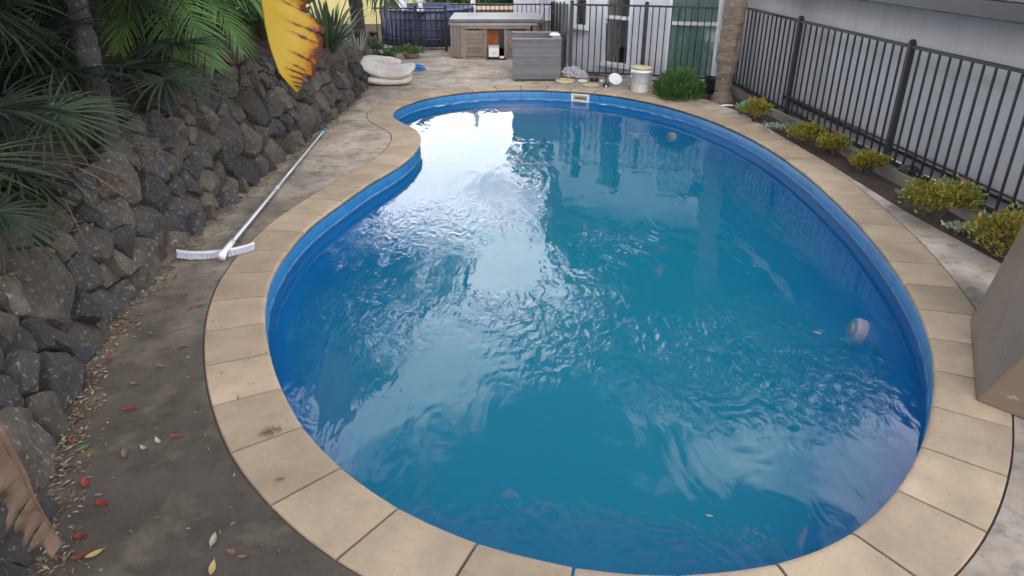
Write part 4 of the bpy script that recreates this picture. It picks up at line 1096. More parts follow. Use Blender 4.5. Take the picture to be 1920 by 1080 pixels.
# wing roof
bm = bmesh.new(); poly = [(.75, 17.8), (.78, 14.1), (1.9, 13.0), (2.5, 12.85), (4.2, 12.4), (9, 12.4), (9, 17.8)]
extr(bm, [(x - WO.x, y - WO.y) for x, y in poly], WH, WH + .12); obj('roof', bm, M_['gutter'], wing)
bm = bmesh.new(); poly = [(1.15, 17.6), (9, 17.6), (9, 12.9), (4.2, 12.9)]
obj('rear_wall', bbox(1.15 - WO.x, 9 - WO.x, 17.45 - WO.y, 17.6 - WO.y, -.3, WH), M_['whitewall'], wing)

# white building far back
fb = empty('neighbour_house', (.2, 23.5, 0), 0, 'white neighbouring house corner behind the hot tub fence', 'house')
for k in range(12): obj('board', bbox(-.15 + k * .3, .145 + k * .3, 0, .1, -.3, 2.2), M_['whitewall'], fb)
for x0, x1 in ((.55, .95), (1.15, 1.4)):
    wdw = obj('window', bbox(x0, x1, -.03, -.001, .3, 1.5), M_['whitepaint'], fb); obj('pane', bbox(x0 + .05, x1 - .05, -.04, -.031, .35, 1.45), M_['lilac'], wdw)
obj('roof', bbox(-.4, 3.8, -.4, 4, 2.2, 2.32), M_['gutter'], fb)
obj('side_wall', bbox(-.15, -.05, .1, 4, -.3, 2.2), M_['whitewall'], fb)
obj('antenna', btube([(.35, 0, 2.3), (.35, 0, 3.1)], .015, 6), M_['black'], fb)

# yellow weatherboard house
yh = empty('yellow_house', (-5.3, 22.5, 0), 0, 'yellow weatherboard house beyond the navy pool', 'house')
for k in range(13): 
    M = Matrix.Translation((0, 0, -.2 + k * .2)) @ Matrix.Rotation(.05, 4, 'X'); obj('weatherboard', bbox(-2, 2.28, -.03, .0, 0, .205, M), M_['yellow'], yh)
obj('corner_board', bbox(2.28, 2.40, -.05, .08, -.3, 2.5), M_['yellow'], yh)
for k in range(13): obj('weatherboard', bbox(2.30, 2.33, .09, 4, -.2 + k * .2, -.2 + k * .2 + .195), M_['yellow'], yh)
obj('roof', bbox(-2.4, 2.7, -.4, 4.4, 2.5, 2.62), M_['gutter'], yh)

# navy above ground pool
np_ = empty('above_ground_pool', (-1.98, 17.95, 0), 0, 'oval navy above ground pool behind the black fence', 'pool')
np_.scale = (.46, 1, 1)
bm = bmesh.new(); lathe(bm, [(2.3, -.05), (2.33, .3), (2.3, .5), (2.3, .75), (2.2, .75), (2.2, .68)], 64, None, 1, .45); obj('pool_wall', bm, M_['navy'], np_, smooth=True)
for k in range(28):
    a = -PI + PI * k / 27 * 1.0; x, y = 2.35 * math.cos(a), 2.35 * math.sin(a) * .45; obj('leg', bbox(x - .014, x + .014, y - .014, y + .014, -.05, .75), M_['black'] if k % 3 else M_['navy'], np_)
for z in (.16, .37, .58):
    obj('band', btube([(2.335 * math.cos(-PI + PI * k / 40), 2.335 * math.sin(-PI + PI * k / 40) * .45, z) for k in range(41)], .014, 5), M_['blackplastic'], np_)
obj('rim', btube([(2.32 * math.cos(2 * PI * k / 48), 2.32 * math.sin(2 * PI * k / 48) * .45, .76) for k in range(49)], .025, 6), M_['navy'], np_)
# small things on the rim of the navy pool
def blobs(name, lst, m, label, cat, loc):
    bm = bmesh.new()
    for (x, y, z, r, sz) in lst:
        s = bmesh.ops.create_icosphere(bm, subdivisions=2, radius=r)
        for v in s['verts']: v.co = Vector((v.co.x * (1 + .2 * noise.noise(v.co * 20)) + x, v.co.y + y, v.co.z * sz + z))
    return tag(obj(name, bm, m, loc=loc, smooth=True), label, cat)
q = V(789, 46, 16.75); 
blobs('white_float', [(0, 0, 0, .10, .6), (0, 0, .10, .05, 1.2), (.0, 0, .2, .075, 1)], M_['whiteplastic'], 'white plastic float standing on the navy pool rim', 'pool float', (q.x, q.y + .1, .80))
q = V(733, 40, 17.5); blobs('beach_ball', [(0, 0, .05, .11, .9)], M_['lilac'], 'lilac inflated ball by the yellow house wall', 'ball', (q.x, q.y, .95 if False else q.z))
q = V(757, 35, 17.3); bm = bmesh.new(); lathe(bm, [(.09, 0), (.09, .22), (.05, .27), (.03, .30)], 14); tag(obj('white_bottle', bm, M_['bonewhite'], loc=(q.x, q.y, .76)), 'white bottle on the navy pool rim', 'bottle')

# terrace, pole, maroon plant
te = empty('timber_terrace', (-1.2, 22.6, 0), 0, 'brown timber terrace with a beige top rail behind the navy pool', 'terrace')
obj('top_rail', bbox(-1.35, 1.25, -.08, .08, .33, .42), M_['beige'], te)
for k in range(12): obj('board', bbox(-1.3 + k * .21, -1.3 + k * .21 + .2, -.02, .02, -.4, .328), M_['deckwood'], te)
bm = bbox(-.3, .3, -.1, .1, 0, .05); o = tag(obj('white_towel', bm, M_['whitepaint'], loc=V(838, 12, 22.5) - Vector((0, 0, .03)), rot=(0, .08, 0)), 'white board lying on the beige terrace rail', 'board')
o.location.z = .425
tag(obj('white_pole', btube([V(887, 40, 18.5) - Vector((0, 0, .6)), V(887, 0, 18.5), V(887, -80, 18.5)], .055, 12), M_['whitepaint'], smooth=True), 'white vertical pole rising behind the hot tub', 'pole')
strap_clump(V(928, 30, 20.5).x, 20.5, .05, 26, .6, M_['maroon'], 'maroon leaved cordyline behind the hot tub', wd=.07, up=(.8, 1.5))

# ------------------------------------------------------------------ hot tub
ht = empty('hot_tub', (-.33, 15.94, 0), 0, 'square hot tub with brown slatted cabinet, dark cover and its front hatch open', 'hot tub')
hw, hd, hh_ = .92, .70, .64
def rr_path(hw, hd, r, n=6):
    p = []
    for cx, cy, a0 in ((hw - r, hd - r, 0), (-hw + r, hd - r, 90), (-hw + r, -hd + r, 180), (hw - r, -hd + r, 270)):
        for k in range(n + 1): a = math.radians(a0 + 90 * k / n); p.append((cx + r * math.cos(a), cy + r * math.sin(a)))
    return p
# corner ribs and plank panels
pth, T = resample([Vector((*p, 0)) for p in rr_path(hw, hd, .22, 8)], step=.085)
for k, p in enumerate(pth):
    q = pth[(k + 1) % len(pth)]
    if p.y < -hd + .01 and q.y < -hd + .01 and -.66 < (p.x + q.x) / 2 < .70: continue
    d = q - p; M = Matrix.Translation((p.x, p.y, 0)) @ Matrix.Rotation(math.atan2(d.y, d.x), 4, 'Z')
    obj('cabinet_board', bbox(.003, d.length - .003, -.012 if k % 2 else -.004, .02, .02, hh_, M), M_['spa_wood'], ht)
yf = -hd - .002
def hp(name, x0, x1, z0, z1, m='spa_wood', y0=yf, y1=yf + .03, par=None): return obj(name, bbox(x0, x1, y0, y1, z0, z1), M_[m], par or ht, bevel=.003)
hp('panel_frame', -.66, -.58, .04, hh_ - .07); hp('panel_frame', -.27, -.17, .04, hh_ - .07)
for k in range(6): hp('panel_board', -.577, -.273, .045 + k * .084, .045 + k * .084 + .08, y0=yf + (.004 if k % 2 else .012))
hp('header', -.66, .70, hh_ - .066, hh_ - .003, y0=yf - .02); hp('panel_frame', -.66, .70, .0, .037)
hp('panel_frame', .17, .24, .04, hh_ - .07)
for k in range(6): hp('panel_board', .243, .60, .045 + k * .084, .045 + k * .084 + .08)
hp('panel_frame', .603, .70, .04, hh_ - .07)
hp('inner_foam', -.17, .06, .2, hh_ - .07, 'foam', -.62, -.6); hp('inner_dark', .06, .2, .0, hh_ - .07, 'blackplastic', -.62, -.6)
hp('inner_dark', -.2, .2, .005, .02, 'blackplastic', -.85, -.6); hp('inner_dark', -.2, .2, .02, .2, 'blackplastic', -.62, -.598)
pk = obj('control_box', bbox(-.14, .07, -.84, -.66, .05, .235), M_['whiteplastic'], ht, bevel=.012)
obj('lid', bbox(-.145, .075, -.845, -.655, .236, .262), M_['lilac'], pk, bevel=.004); obj('badge', bbox(-.07, .0, -.844, -.8405, .12, .15), M_['alu'], pk)
for x in (.11, .15):
    bm = bmesh.new(); lathe(bm, [(.025, 0), (.025, .06), (.015, .075)], 12, Matrix.Translation((x, -.83, .05)) @ Matrix.Rotation(PI / 2, 4, 'X')); obj('pipe_union', bm, M_['whiteplastic'], ht, smooth=True)
bm = bmesh.new(); extr(bm, rr_path(hw + .03, hd + .03, .24), hh_, hh_ + .045); obj('rim', bm, M_['spa_rim'], ht)
for s in (-1, 1):
    bm = bmesh.new()
    pl = [p for p in rr_path(hw + .02, hd + .02, .2) if p[1] * s >= 0.0]; pl = sorted(pl, key=lambda p: math.atan2(p[1] - s * .4, p[0])) if False else pl
    box(bm, -hw - .01, hw + .01, (.004 if s > 0 else -hd - .02), (hd + .02 if s > 0 else -.004), hh_ + .048, hh_ + .12)
    obj('cover', bm, M_['spa_cover'], ht, bevel=.02)
obj('lifter_arm', btube([(hw + .02, -.1, .3), (hw + .06, -.1, .9), (hw - .1, -.12, 1.25)], .015, 8), M_['alu'], ht)
tag(obj('timber_offcut', bbox(0, .5, -.02, .02, 0, .02), M_['timber'], loc=G(910, 108), rot=(0, 0, -.5)), 'thin timber strip on the paving in front of the hot tub hatch', 'timber strip')

# ------------------------------------------------------------------ rattan armchair (side on)
ch = empty('rattan_armchair', (.40, 13.0, 0), 0, 'grey woven rattan armchair turned side on at the far pool edge', 'armchair')
def strips(x0, x1, y0, y1, z0, z1, n, axis, par, name='weave_band'):
    for k in range(n):
        a = z0 + (z1 - z0) * k / n; b = z0 + (z1 - z0) * (k + 1) / n
        obj(name, bbox(x0, x1, y0, y1, a + .0012, b - .0012), M_['rattan'], par)
arm = empty('arm', (0, 0, 0)); arm.parent = ch
strips(-.39, .43, -.34, -.22, .03, .66, 15, 'z', arm)
obj('arm_top', bbox(-.40, .44, -.35, -.21, .66, .69), M_['rattan'], arm, bevel=.006)
arm2 = empty('arm', (0, 0, 0)); arm2.parent = ch
strips(-.39, .43, .62, .74, .03, .66, 15, 'z', arm2); obj('arm_top', bbox(-.40, .44, .61, .75, .66, .69), M_['rattan'], arm2, bevel=.006)
bk = empty('backrest', (0, 0, 0)); bk.parent = ch
strips(.30, .43, -.216, .616, .03, .66, 15, 'z', bk); obj('back_top', bbox(.29, .44, -.206, .606, .66, .69), M_['rattan'], bk, bevel=.006)
obj('seat', bbox(-.38, .295, -.215, .615, .06, .30), M_['rattan'], ch, bevel=.006)
for x in (-.34, .38):
    for y in (-.29, .69): obj('leg', bbox(x - .02, x + .02, y - .02, y + .02, -.0, .028), M_['blackplastic'], ch)
q = Vector((.70, 13.42, .69)); bm = bmesh.new(); lathe(bm, [(.09, 0), (.10, .02), (.06, .045), (.03, .05)], 20); tag(obj('plastic_dish', bm, M_['whiteplastic'], loc=(.74, 13.1, .69), smooth=True), 'white plastic cap lying on top of the rattan armchair', 'cap')

# ------------------------------------------------------------------ cushions
def cushion(loc, rot, L_, W_, T_, bend, label, sag=0, tw=0):
    bm = bmesh.new(); nu, nv = 28, 14; g = []
    for i in range(nu + 1):
        u = -1 + 2 * i / nu; row = []
        for j in range(nv * 2):
            a = 2 * PI * j / (nv * 2); cv, sv = math.cos(a), math.sin(a)
            ex = (1 - abs(u) ** 5) ** .35 if abs(u) < 1 else .0
            y = W_ / 2 * math.copysign(abs(cv) ** .45, cv) * (.2 + .8 * ex); z = T_ / 2 * math.copysign(abs(sv) ** .8, sv) * (ex * .97 + .03)
            z += .009 * noise.noise(Vector((u * 5, y * 14, sv * 2 + L_))) 
            x = u * L_ / 2; z += bend * u * u + tw * u * y; row.append(bm.verts.new((x, y, z)))
        g.append(row)
    for A, B in zip(g, g[1:]):
        for k in range(nv * 2): bm.faces.new((A[k], A[(k + 1) % (nv * 2)], B[(k + 1) % (nv * 2)], B[k]))
    bm.faces.new(g[0][::-1]); bm.faces.new(g[-1]); bmesh.ops.recalc_face_normals(bm, faces=bm.faces)
    o = obj('cushion', bm, M_['cushion'], smooth=True, loc=loc, rot=rot); tag(o, label, 'cushion', 'white outdoor cushions in a stack')
    # piping cord as a part
    bmp = bmesh.new(); pts = []
    for k in range(41):
        u = -1 + 2 * k / 40; ex = (1 - abs(u) ** 5) ** .35 if abs(u) < 1 else 0; y = -W_ / 2 * (.2 + .8 * ex); pts.append((u * L_ / 2 * .99, y - .002, bend * u * u + tw * u * y))
    tube(bmp, pts, .006, 5); obj('piping', bmp, M_['cushion'], o); return o
cx, cy = -2.13, 12.45
cushion((cx + .05, cy, .07), (0, .03, .05), .80, .58, .13, .03, 'lowest white cushion, lying flat on the paving')
cushion((cx + .05, cy - .05, .215), (.16, 0.13, -.10), .92, .52, .15, .11, 'middle white cushion, thick and bowed up at both ends')
cushion((cx - .08, cy + .20, .36), (-.05, .10, .06), .68, .26, .11, -.02, 'uppermost white cushion of the stack', tw=0)

# blue hose coil, pot, toy on the far paving
bm = bmesh.new(); c = G(778, 131)
pts = []
for k in range(90):
    a = k * .42; r = .12 + .05 * math.sin(k * .13); r *= .8; pts.append((r * 1.4 * math.cos(a) , r * math.sin(a), .015 + .10 * max(0, math.sin(k * .21)) * (k % 30 < 18)))
tube(bm, pts, .012, 6); tag(obj('hose_coil', bm, M_['bluehose'], loc=c, smooth=True), 'loose coil of blue hose on the paving behind the cushions', 'hose')
c = G(780, 99); bm = bmesh.new(); lathe(bm, [(.09, 0), (.12, .10), (.13, .11), (.11, .11), (.09, .03)], 18); tag(obj('plant_pot', bm, M_['blackplastic'], loc=c, smooth=True), 'small empty black pot by the navy pool', 'pot')
c = G(772, 110); bm = bmesh.new(); lathe(bm, [(.05, -.12), (.06, 0), (.055, .06), (.03, .16)], 12, Matrix.Rotation(PI / 2, 4, 'Y')); tag(obj('shoe', bm, M_['brownleaf'], loc=c + Vector((0, 0, .05)), smooth=True), 'dark brown shoe lying beside the black pot', 'shoe')
# low green shrub and stones near the fence
shrub(-2.62, 14.3, .36, .24, 'low yellow green shrub spilling over the end of the rock wall', m='leafdark', seed=70, n=700, leaf=.045)
shrub(-2.15, 15.3, .42, .24, 'low spreading grey green shrub in front of the navy pool', m='leafmid', seed=71, n=800, leaf=.04)
shrub(-3.1, 15.2, .5, .45, 'mid green shrub by the yellow house fence', m='leafdark', seed=72, n=700, leaf=.06)

# ------------------------------------------------------------------ things along the far coping
c = G(1200, 171); bk = empty('bucket', c, 0, 'white plastic bucket with a loose lid on the coping', 'bucket')
bm = bmesh.new(); lathe(bm, [(.135, 0), (.14, .01), (.155, .30), (.168, .302), (.168, .325), (.157, .33), (.157, .355), (.15, .355), (.14, .05)], 32); obj('pail', bm, M_['whiteplastic'], bk, smooth=True)
bm = bmesh.new(); lathe(bm, [(.172, 0), (.175, .02), (.16, .028), (.0001, .03)], 32, Matrix.Translation((0, 0, .358)) @ Matrix.Rotation(.05, 4, 'Y')); obj('lid', bm, M_['creamlid'], bk, smooth=True)
obj('handle', btube([(.165 * math.cos(a), -.0 - .165 * abs(math.sin(a)) * .9 - .01, .27 - .13 * math.sin(a)) for a in [PI * k / 16 for k in range(17)]], .004, 6), M_['alu'], bk)
def disc(name, px, py, r, h, m, label, cat='lid', tilt=None, lift=0):
    bm = bmesh.new(); lathe(bm, [(r * .97, 0), (r, h * .2), (r, h * .8), (r * .93, h), (r * .85, h * .75), (.0001, h * .7)], 28)
    o = tag(obj(name, bm, M_[m], loc=G(px, py) + Vector((0, 0, .006 + lift)), smooth=False), label, cat)
    if tilt: o.rotation_euler = tilt
    return o
disc('cream_lid', 1059, 154, .165, .035, 'creamlid', 'yellow cream round lid flat on the paving beside the armchair')
disc('round_dish', 1092, 153.5, .085, .02, 'whiteplastic', 'small flat white dish in front of the plastic bag', 'dish')
disc('propped_lid', 1153, 158, .115, .02, 'whiteplastic', 'white lid propped upright against the fence left of the bucket', tilt=(.75, .2, 0), lift=.075)
disc('black_cap', 1114, 152, .08, .04, 'blackplastic', 'black round cap between the small dish and the propped lid', 'cap')
disc('grey_ring', 1128, 155, .06, .03, 'alu', 'little grey ring beside the black cap', 'ring')
# brush head standing: dark scrubber under pole leaning
c = G(1136, 163); o = empty('scrubber', c, 0, 'small black scrubber leaning on the fence beside the propped lid', 'scrubber')
obj('head', bbox(-.05, .05, -.03, .03, .0, .06), M_['blackplastic'], o, bevel=.008); obj('handle', btube([(0, 0, .06), (.0, .25, .55), (0, .38, .95)], .012, 8), M_['blackplastic'], o); obj('tip', bbox(-.012, .012, -.032, -.031 + .0, -.0, .03), M_['whiteplastic'], o)
# crumpled bag
def crumple(name, loc, r, sz, m, label, cat, seed=0, amp=.4):
    bm = bmesh.new(); bmesh.ops.create_icosphere(bm, subdivisions=4, radius=r)
    for v in bm.verts:
        n_ = v.co.normalized(); k = 1 + amp * abs(noise.noise(n_ * 3 + Vector((seed, 0, 0)))) * 1.4 + amp * .5 * noise.noise(n_ * 9 + Vector((seed, 0, 0))); v.co = Vector((v.co.x * k, v.co.y * k, max(-sz * r * .55, v.co.z * k * sz)))
    return tag(obj(name, bm, m, loc=loc), label, cat)
c = G(1070, 145); crumple('plastic_bag', c + Vector((.02, .05, .07)), .15, .7, M_['bag'], 'crumpled clear plastic bag at the foot of the fence', 'bag', 3)
c = G(1086, 147); crumple('plastic_wrap', c + Vector((.03, .02, .05)), .10, .7, M_['bag'], 'smaller ball of clear wrap right of the crumpled bag', 'wrapping', 8)
c = G(1332, 172); bm = bmesh.new(); lathe(bm, [(.10, 0), (.14, .20), (.155, .20), (.155, .225), (.14, .225), (.12, .05)], 20); tag(obj('plant_pot', bm, M_['blackplastic'], loc=c, rot=(0, .12, 0)), 'leaning black plant pot between the juniper and the palm trunk', 'pot')
c = G(1302, 166); tag(obj('white_trowel', bbox(-.07, .07, -.015, .015, .05, .07), M_['whiteplastic'], loc=c, rot=(0, .1, .2), bevel=.004), 'small white plastic strip beside the leaning black pot', 'plastic strip')
# cyan and white float
c = G(1395, 199); o = empty('pool_float', c + Vector((0, 0, .0)), -.75, 'cyan and white foam pool float on the soil beside the palm trunk', 'pool float')
bm = bbox(-.02, .24, -.10, .10, .03, .075); obj('cyan_block', bm, M_['cyan'], o, bevel=.012); bm = bbox(.245, .40, -.09, .09, .03, .065); obj('white_block', bm, M_['whiteplastic'], o, bevel=.012)
obj('black_grip', bbox(.30, .52, .10, .16, .02, .06), M_['blackplastic'], o, bevel=.01)
c = G(1362, 201); tag(obj('white_stick', btube([(-.08, 0, .02), (0, 0, .03), (.10, .02, .02)], .012, 8), M_['whiteplastic'], loc=c), 'short white stick on the soil beside the cyan float', 'stick')
c = G(1683, 335); crumple('dark_stone', c + Vector((.12, .05, .08)), .09, .5, M_['basalt'], 'rounded stone on the edging at the foot of the second fence post', 'stone', 5, .2)

# ------------------------------------------------------------------ pole and pool brush
br = empty('pool_brush', G(408, 486), 0, 'white pool brush on a long aluminium pole with cyan end grip', 'pool brush'); BO = Vector(br.location)
p0 = G(414, 480, .06); p1 = G(606, 247, .03); dr = (p1 - p0).normalized()
pa = p0.lerp(p1, .045); pb = p1 - dr * .09
o = obj('pole', btube([pa, pb], .0175, 14), M_['alu'], br, smooth=True); o.location = -BO
o = obj('collar', btube([p0.lerp(p1, .42), p0.lerp(p1, .424)], .021, 14), M_['whiteplastic'], br, smooth=True); o.location = -BO
o = obj('end_grip', btube([pb - dr * .02, p1 - dr * .02, p1 - dr * .015, p1], [.021, .022, .018, .018], 14), M_['cyan'], br, smooth=True); o.location = -BO
o = obj('handle_socket', btube([p0 - dr * .0 + Vector((0, 0, -.01)), p0.lerp(p1, .02), p0.lerp(p1, .05), p0.lerp(p1, .075)], [.034, .022, .024, .022], 12), M_['whiteplastic'], br, smooth=True); o.location = -BO
hl, hr = G(334, 484), G(479, 469)
hx = (hr - hl).normalized(); hy = Vector((-hx.y, hx.x, 0)); hl_ = (hr - hl).length
bmb = bmesh.new(); bmr = bmesh.new(); n = 24; prev = None
def headpt(u):
    return hl.lerp(hr, u) + hy * (-.055 * (1 - (2 * u - 1) ** 2) + .0) + Vector((0, 0, .04 + .055 * (abs(2 * u - 1) ** 3) * .3))
pts = [headpt(k / n) for k in range(n + 1)]
for k in range(n + 1):
    p = pts[k]; cur = [bmb.verts.new(p + d) for d in (hy * .022 + Vector((0, 0, -.008)), hy * .022 + Vector((0, 0, .008)), -hy * .006 + Vector((0, 0, .012)), -hy * .006 + Vector((0, 0, -.008)))]
    if prev:
        for j in range(4): bmb.faces.new((prev[j], prev[(j + 1) % 4], cur[(j + 1) % 4], cur[j]))
    else: bmb.faces.new(cur[::-1])
    prev = cur
bmb.faces.new(prev); bmesh.ops.recalc_face_normals(bmb, faces=bmb.faces)
o = obj('brush_back', bmb, M_['whiteplastic'], br); o.location = -BO
for k in range(150):
    u = (k + .5) / 150; 
    for r_ in range(2):
        p = headpt(u) + hy * (-.007 + .012 * r_); d = (-hy * R.uniform(.7, .9) + hx * R.uniform(-.12, .12) + Vector((0, 0, -.52))).normalized()
        e = p + d * R.uniform(.052, .06); e.z = max(.006, e.z); a = bmr.verts.new(p - hx * .0016); b = bmr.verts.new(p + hx * .0016); c_ = bmr.verts.new(e + hx * .002); d_ = bmr.verts.new(e - hx * .002); bmr.faces.new((a, b, c_, d_))
        a = bmr.verts.new(p + Vector((0, 0, .003))); b = bmr.verts.new(p - Vector((0, 0, .004))); bmr.faces.new((a, b, c_))
o = obj('bristles', bmr, M_['bristle'], br); o['kind'] = 'stuff'; o.location = -BO

# ------------------------------------------------------------------ taupe wedge at the right
wz = empty('taupe_wedge', G(1830, 750), 0, 'smooth taupe wedge shaped shell lying on the paving at the pool corner', 'wedge shell')
WZ = Vector(wz.location)
a0, a1 = G(1830, 752, .004), G(1819, 603, .004)         # low edge on the paving
tE = (a1 - a0).normalized(); nE = Vector((tE.y, -tE.x, 0))
if nE.x < 0: nE = -nE
def wzp(u, v, h): return a0 + (a1 - a0) * u + nE * v + Vector((0, 0, h))
b0 = G(1920, 787, .004); dirb = (b0 - a0).normalized(); wd_ = (b0 - a0).length
h0 = V(1920, 602, b0.y).z; b1 = a1 + dirb * wd_ * 1.0; h1 = h0 * .98
bm = bmesh.new(); K2 = 1.25
P0 = [a0, a1, a1 + dirb * wd_ * K2, a0 + dirb * wd_ * K2]; HH = [.02, .02, h1 * K2, h0 * K2]
lo = [bm.verts.new(p) for p in P0]; hi = [bm.verts.new(p + Vector((0, 0, h))) for p, h in zip(P0, HH)]
bk_ = V(1978, 312, 4.35); P0[2] = Vector((bk_.x, bk_.y, .004)); hi[2].co = bk_; lo[2].co = P0[2]
bm.faces.new(lo[::-1]); bm.faces.new((hi[0], hi[1], hi[2])); bm.faces.new((hi[0], hi[2], hi[3]))
for k in range(4): bm.faces.new((lo[k], lo[(k + 1) % 4], hi[(k + 1) % 4], hi[k]))
bmesh.ops.recalc_face_normals(bm, faces=bm.faces)
o = obj('shell', bm, M_['taupe'], wz, bevel=.012); o.location = -WZ

# ------------------------------------------------------------------ leaves on the paving
def leafmesh(L_, W_, curl, m, fold=.25):
    bm = bmesh.new(); rows = []; n = 7
    for i in range(n + 1):
        u = i / n; ww = W_ / 2 * math.sin(PI * u) ** .8 if 0 < i < n else .0008; x = L_ * (u - .5); z = curl * (2 * u - 1) ** 2 * L_
        rows.append([bm.verts.new((x, -ww, z + ww * fold)), bm.verts.new((x, 0, z)), bm.verts.new((x, ww, z + ww * fold))])
    for A, B in zip(rows, rows[1:]):
        for k in (0, 1): bm.faces.new((A[k], A[k + 1], B[k + 1], B[k]))
    tube(bm, [(-L_ * .5, 0, curl * L_), (-L_ * .62, 0, curl * L_ * 1.2)], .0012, 4)
    return me(bm, 'leaf', m, True)
LM = {k: [leafmesh(.065, .024, .12, M_[v], .4), leafmesh(.058, .021, .10, M_[v], .3), leafmesh(.05, .02, .25, M_[v], .6)] for k, v in (('red', 'red'), ('brown', 'brownleaf'), ('yellow', 'yellowleaf2'), ('pale', 'paleleaf'), ('green', 'greenleaf2'))}
LV = [('red', 330, 522, 'bright red leaf just below the brush bristles'), ('red', 376, 577, 'red leaf near the coping, right one of a close pair'), ('red', 358, 582, 'dull red leaf near the coping, left one of a close pair'),
      ('red', 206, 677, 'red leaf just below the long joint in the paving'), ('red', 243, 771, 'large red leaf alone in the middle of the near slab'), ('red', 331, 822, 'red leaf on the slab close to the coping, right of a pale leaf'),
      ('red', 136, 830, 'small red leaf beside the lone green leaf'), ('red', 86, 829, 'red leaf in the litter strip by the rocks above the dry banana leaf'), ('red', 160, 911, 'small dark red leaf above a larger red one'),
      ('red', 193, 948, 'upright red leaf on the darkest part of the slab'), ('red', 152, 1010, 'big blurred red leaf near the tip of the dry banana leaf'), ('red', 156, 1048, 'round red leaf nearest the bottom of the picture'),
      ('red', 72, 925, 'red leaf half hidden beside the dry banana leaf'), ('brown', 125, 878, 'reddish brown leaf in the litter beside the rocks'), ('green', 157, 845, 'single green leaf on the near slab'),
      ('yellow', 261, 612, 'small yellow leaf above the paving joint'), ('yellow', 399, 1070, 'yellow leaf at the bottom of the picture near the coping'), ('yellow', 178, 1044, 'curled yellow leaf right of the round red one'),
      ('pale', 272, 846, 'pale oval leaf in the middle of the near slab'), ('pale', 297, 833, 'pale leaf between the oval leaf and a red one'), ('brown', 346, 652, 'curled brown leaf just below the paving joint beside the coping'),
      ('brown', 256, 606, 'thin brown leaf beside the small yellow leaf'), ('brown', 303, 690, 'twisted brown leaf in the upper part of the near slab'), ('brown', 252, 722, 'brown leaf above the large lone red leaf'),
      ('brown', 235, 855, 'long grey brown leaf left of the pale oval leaf'), ('brown', 438, 1040, 'dark curled leaf near the bottom beside the coping'), ('brown', 459, 1050, 'orange brown round leaf at the bottom beside the coping'),
      ('pale', 401, 1018, 'white crumpled leaf near the bottom of the slab'), ('brown', 347, 556, 'dark brown leaf right above the red pair'), ('yellow', 505, 374, 'yellow leaf near the middle of the aluminium pole'),
      ('pale', 384, 470, 'pale leaf beside the brush head handle'), ('yellow', 427, 392, 'yellow brown leaf left of the pole near the rocks'), ('brown', 600, 325, 'brown leaf right of the pole on the far slab'), ('brown', 612, 262, 'dark leaf just under the cyan pole end')]
for i, (k, px, py, lab) in enumerate(LV):
    big = 1.15 if py > 900 else 1.0
    z = .012; o = link('fallen_leaf', R.choice(LM[k]), None, G(px, py) + Vector((0, 0, z)), (R.uniform(-.3, .3), R.uniform(-.15, .15), R.uniform(0, 6.28)), big * R.uniform(.85, 1.15)); tag(o, lab, 'leaf', 'fallen leaves on the paving')
o = link('fallen_leaf', LM['brown'][0], None, G(526, 904) + Vector((0, 0, .016)), (0, 0, .2), .7); tag(o, 'small tan leaf lying on a coping tile', 'leaf', 'fallen leaves on the paving')
o = link('floating_fleck', LM['pale'][1], None, G(1533, 625, WL) + Vector((0, 0, .002)), (0, 0, -.7), .9); tag(o, 'pale leaf floating on the water near the pool light', 'leaf')
o = link('floating_fleck', LM['pale'][1], None, G(1330, 968, WL) + Vector((0, 0, .002)), (0, 0, -.2), .6); tag(o, 'tiny pale fleck for a ripple glint near the bottom edge of the pool', 'leaf')  # pale leaf mesh standing in for a ripple glint
bm = bmesh.new()
for _ in range(90):
    a, r = R.uniform(0, 6.28), R.random() ** .8 * .035; p = Vector((r * math.cos(a) * 1.6, r * math.sin(a), R.uniform(.003, .018))); blade(bm, p, Vector((R.uniform(-1, 1), R.uniform(-1, 1), .4)).normalized(), Vector((0, 0, 1)), .018, .006, 0, 2)
tag(obj('moss_clump', bm, M_['brownleaf'], loc=G(508, 813) + Vector((0, 0, .003)), rot=(0, 0, .5)), 'brown tuft of moss in the joint between two coping tiles', 'moss')
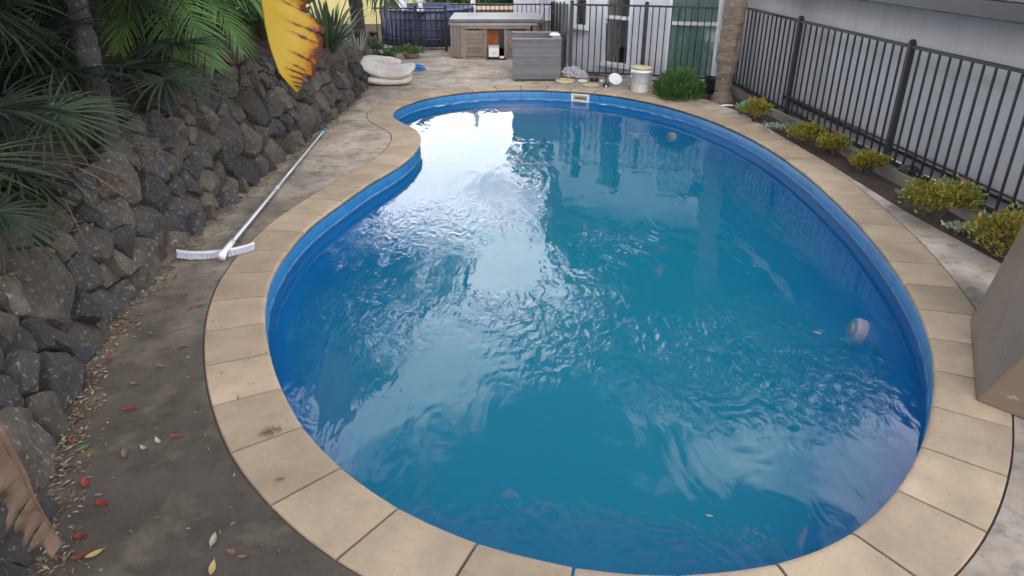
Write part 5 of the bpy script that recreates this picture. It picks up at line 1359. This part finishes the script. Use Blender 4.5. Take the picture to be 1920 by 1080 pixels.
# litter strip along the wall foot
for mname, cnt_, seed in (('paleleaf', 1000, 1), ('brownleaf', 2400, 2), ('yellowleaf2', 90, 3)):
    rr = random.Random(seed); bm = bmesh.new()
    for _ in range(cnt_):
        s = rr.uniform(0, RL * .72); p, n_ = path_s(s); spread = abs(rr.gauss(0, .07)) if rr.random() < .86 else rr.uniform(0, 1.0) * (1 if p.y < 4 else .45)
        L_ = rr.uniform(.006, .022) * (.75 if spread > .25 else 1); W_ = L_ * rr.uniform(.25, .5)
        c = p - n_ * (spread + .02) + Vector((0, 0, .004 + rr.random() * .018 * (spread < .12)))
        a = rr.uniform(0, 6.28); t_ = Vector((math.cos(a), math.sin(a), rr.uniform(-.2, .3))); u_ = Vector((-math.sin(a), math.cos(a), rr.uniform(-.3, .3)))
        vs = [bm.verts.new(c + q) for q in (-t_ * L_, u_ * W_ + Vector((0, 0, .003)), t_ * L_, -u_ * W_ + Vector((0, 0, .003)))]; bm.faces.new(vs)
    tag(obj('leaf_litter', bm, M_[mname]), 'fine dry leaf litter gathered along the foot of the rock wall', 'leaf litter', 'leaf litter', 'stuff')
# litter lying on the rocks and the bank
rr = random.Random(9); bm = bmesh.new()
for _ in range(5200):
    s = rr.uniform(0, RL * .8); t = wall_h(s) + rr.uniform(-.2, .1); q, o_ = wpt(s, t, rr.uniform(.03, .08)); p, n_ = path_s(s); d = rr.uniform(0, 1.0) ** 2 * 1.2
    if t > wall_h(s): q = q + n_ * d; q.z = bank(q.x, q.y) + .03
    elif rr.random() < .6: continue
    L_ = rr.uniform(.012, .04); W_ = L_ * .35; a = rr.uniform(0, 6.28); t_ = Vector((math.cos(a), math.sin(a), rr.uniform(-.4, .4))); u_ = Vector((-math.sin(a), math.cos(a), rr.uniform(-.4, .4)))
    bm.faces.new([bm.verts.new(q + w_) for w_ in (-t_ * L_, u_ * W_, t_ * L_, -u_ * W_)])
tag(obj('leaf_litter', bm, M_['brownleaf']), 'brown leaf litter lying on top of the rock wall and bank', 'leaf litter', 'leaf litter', 'stuff')
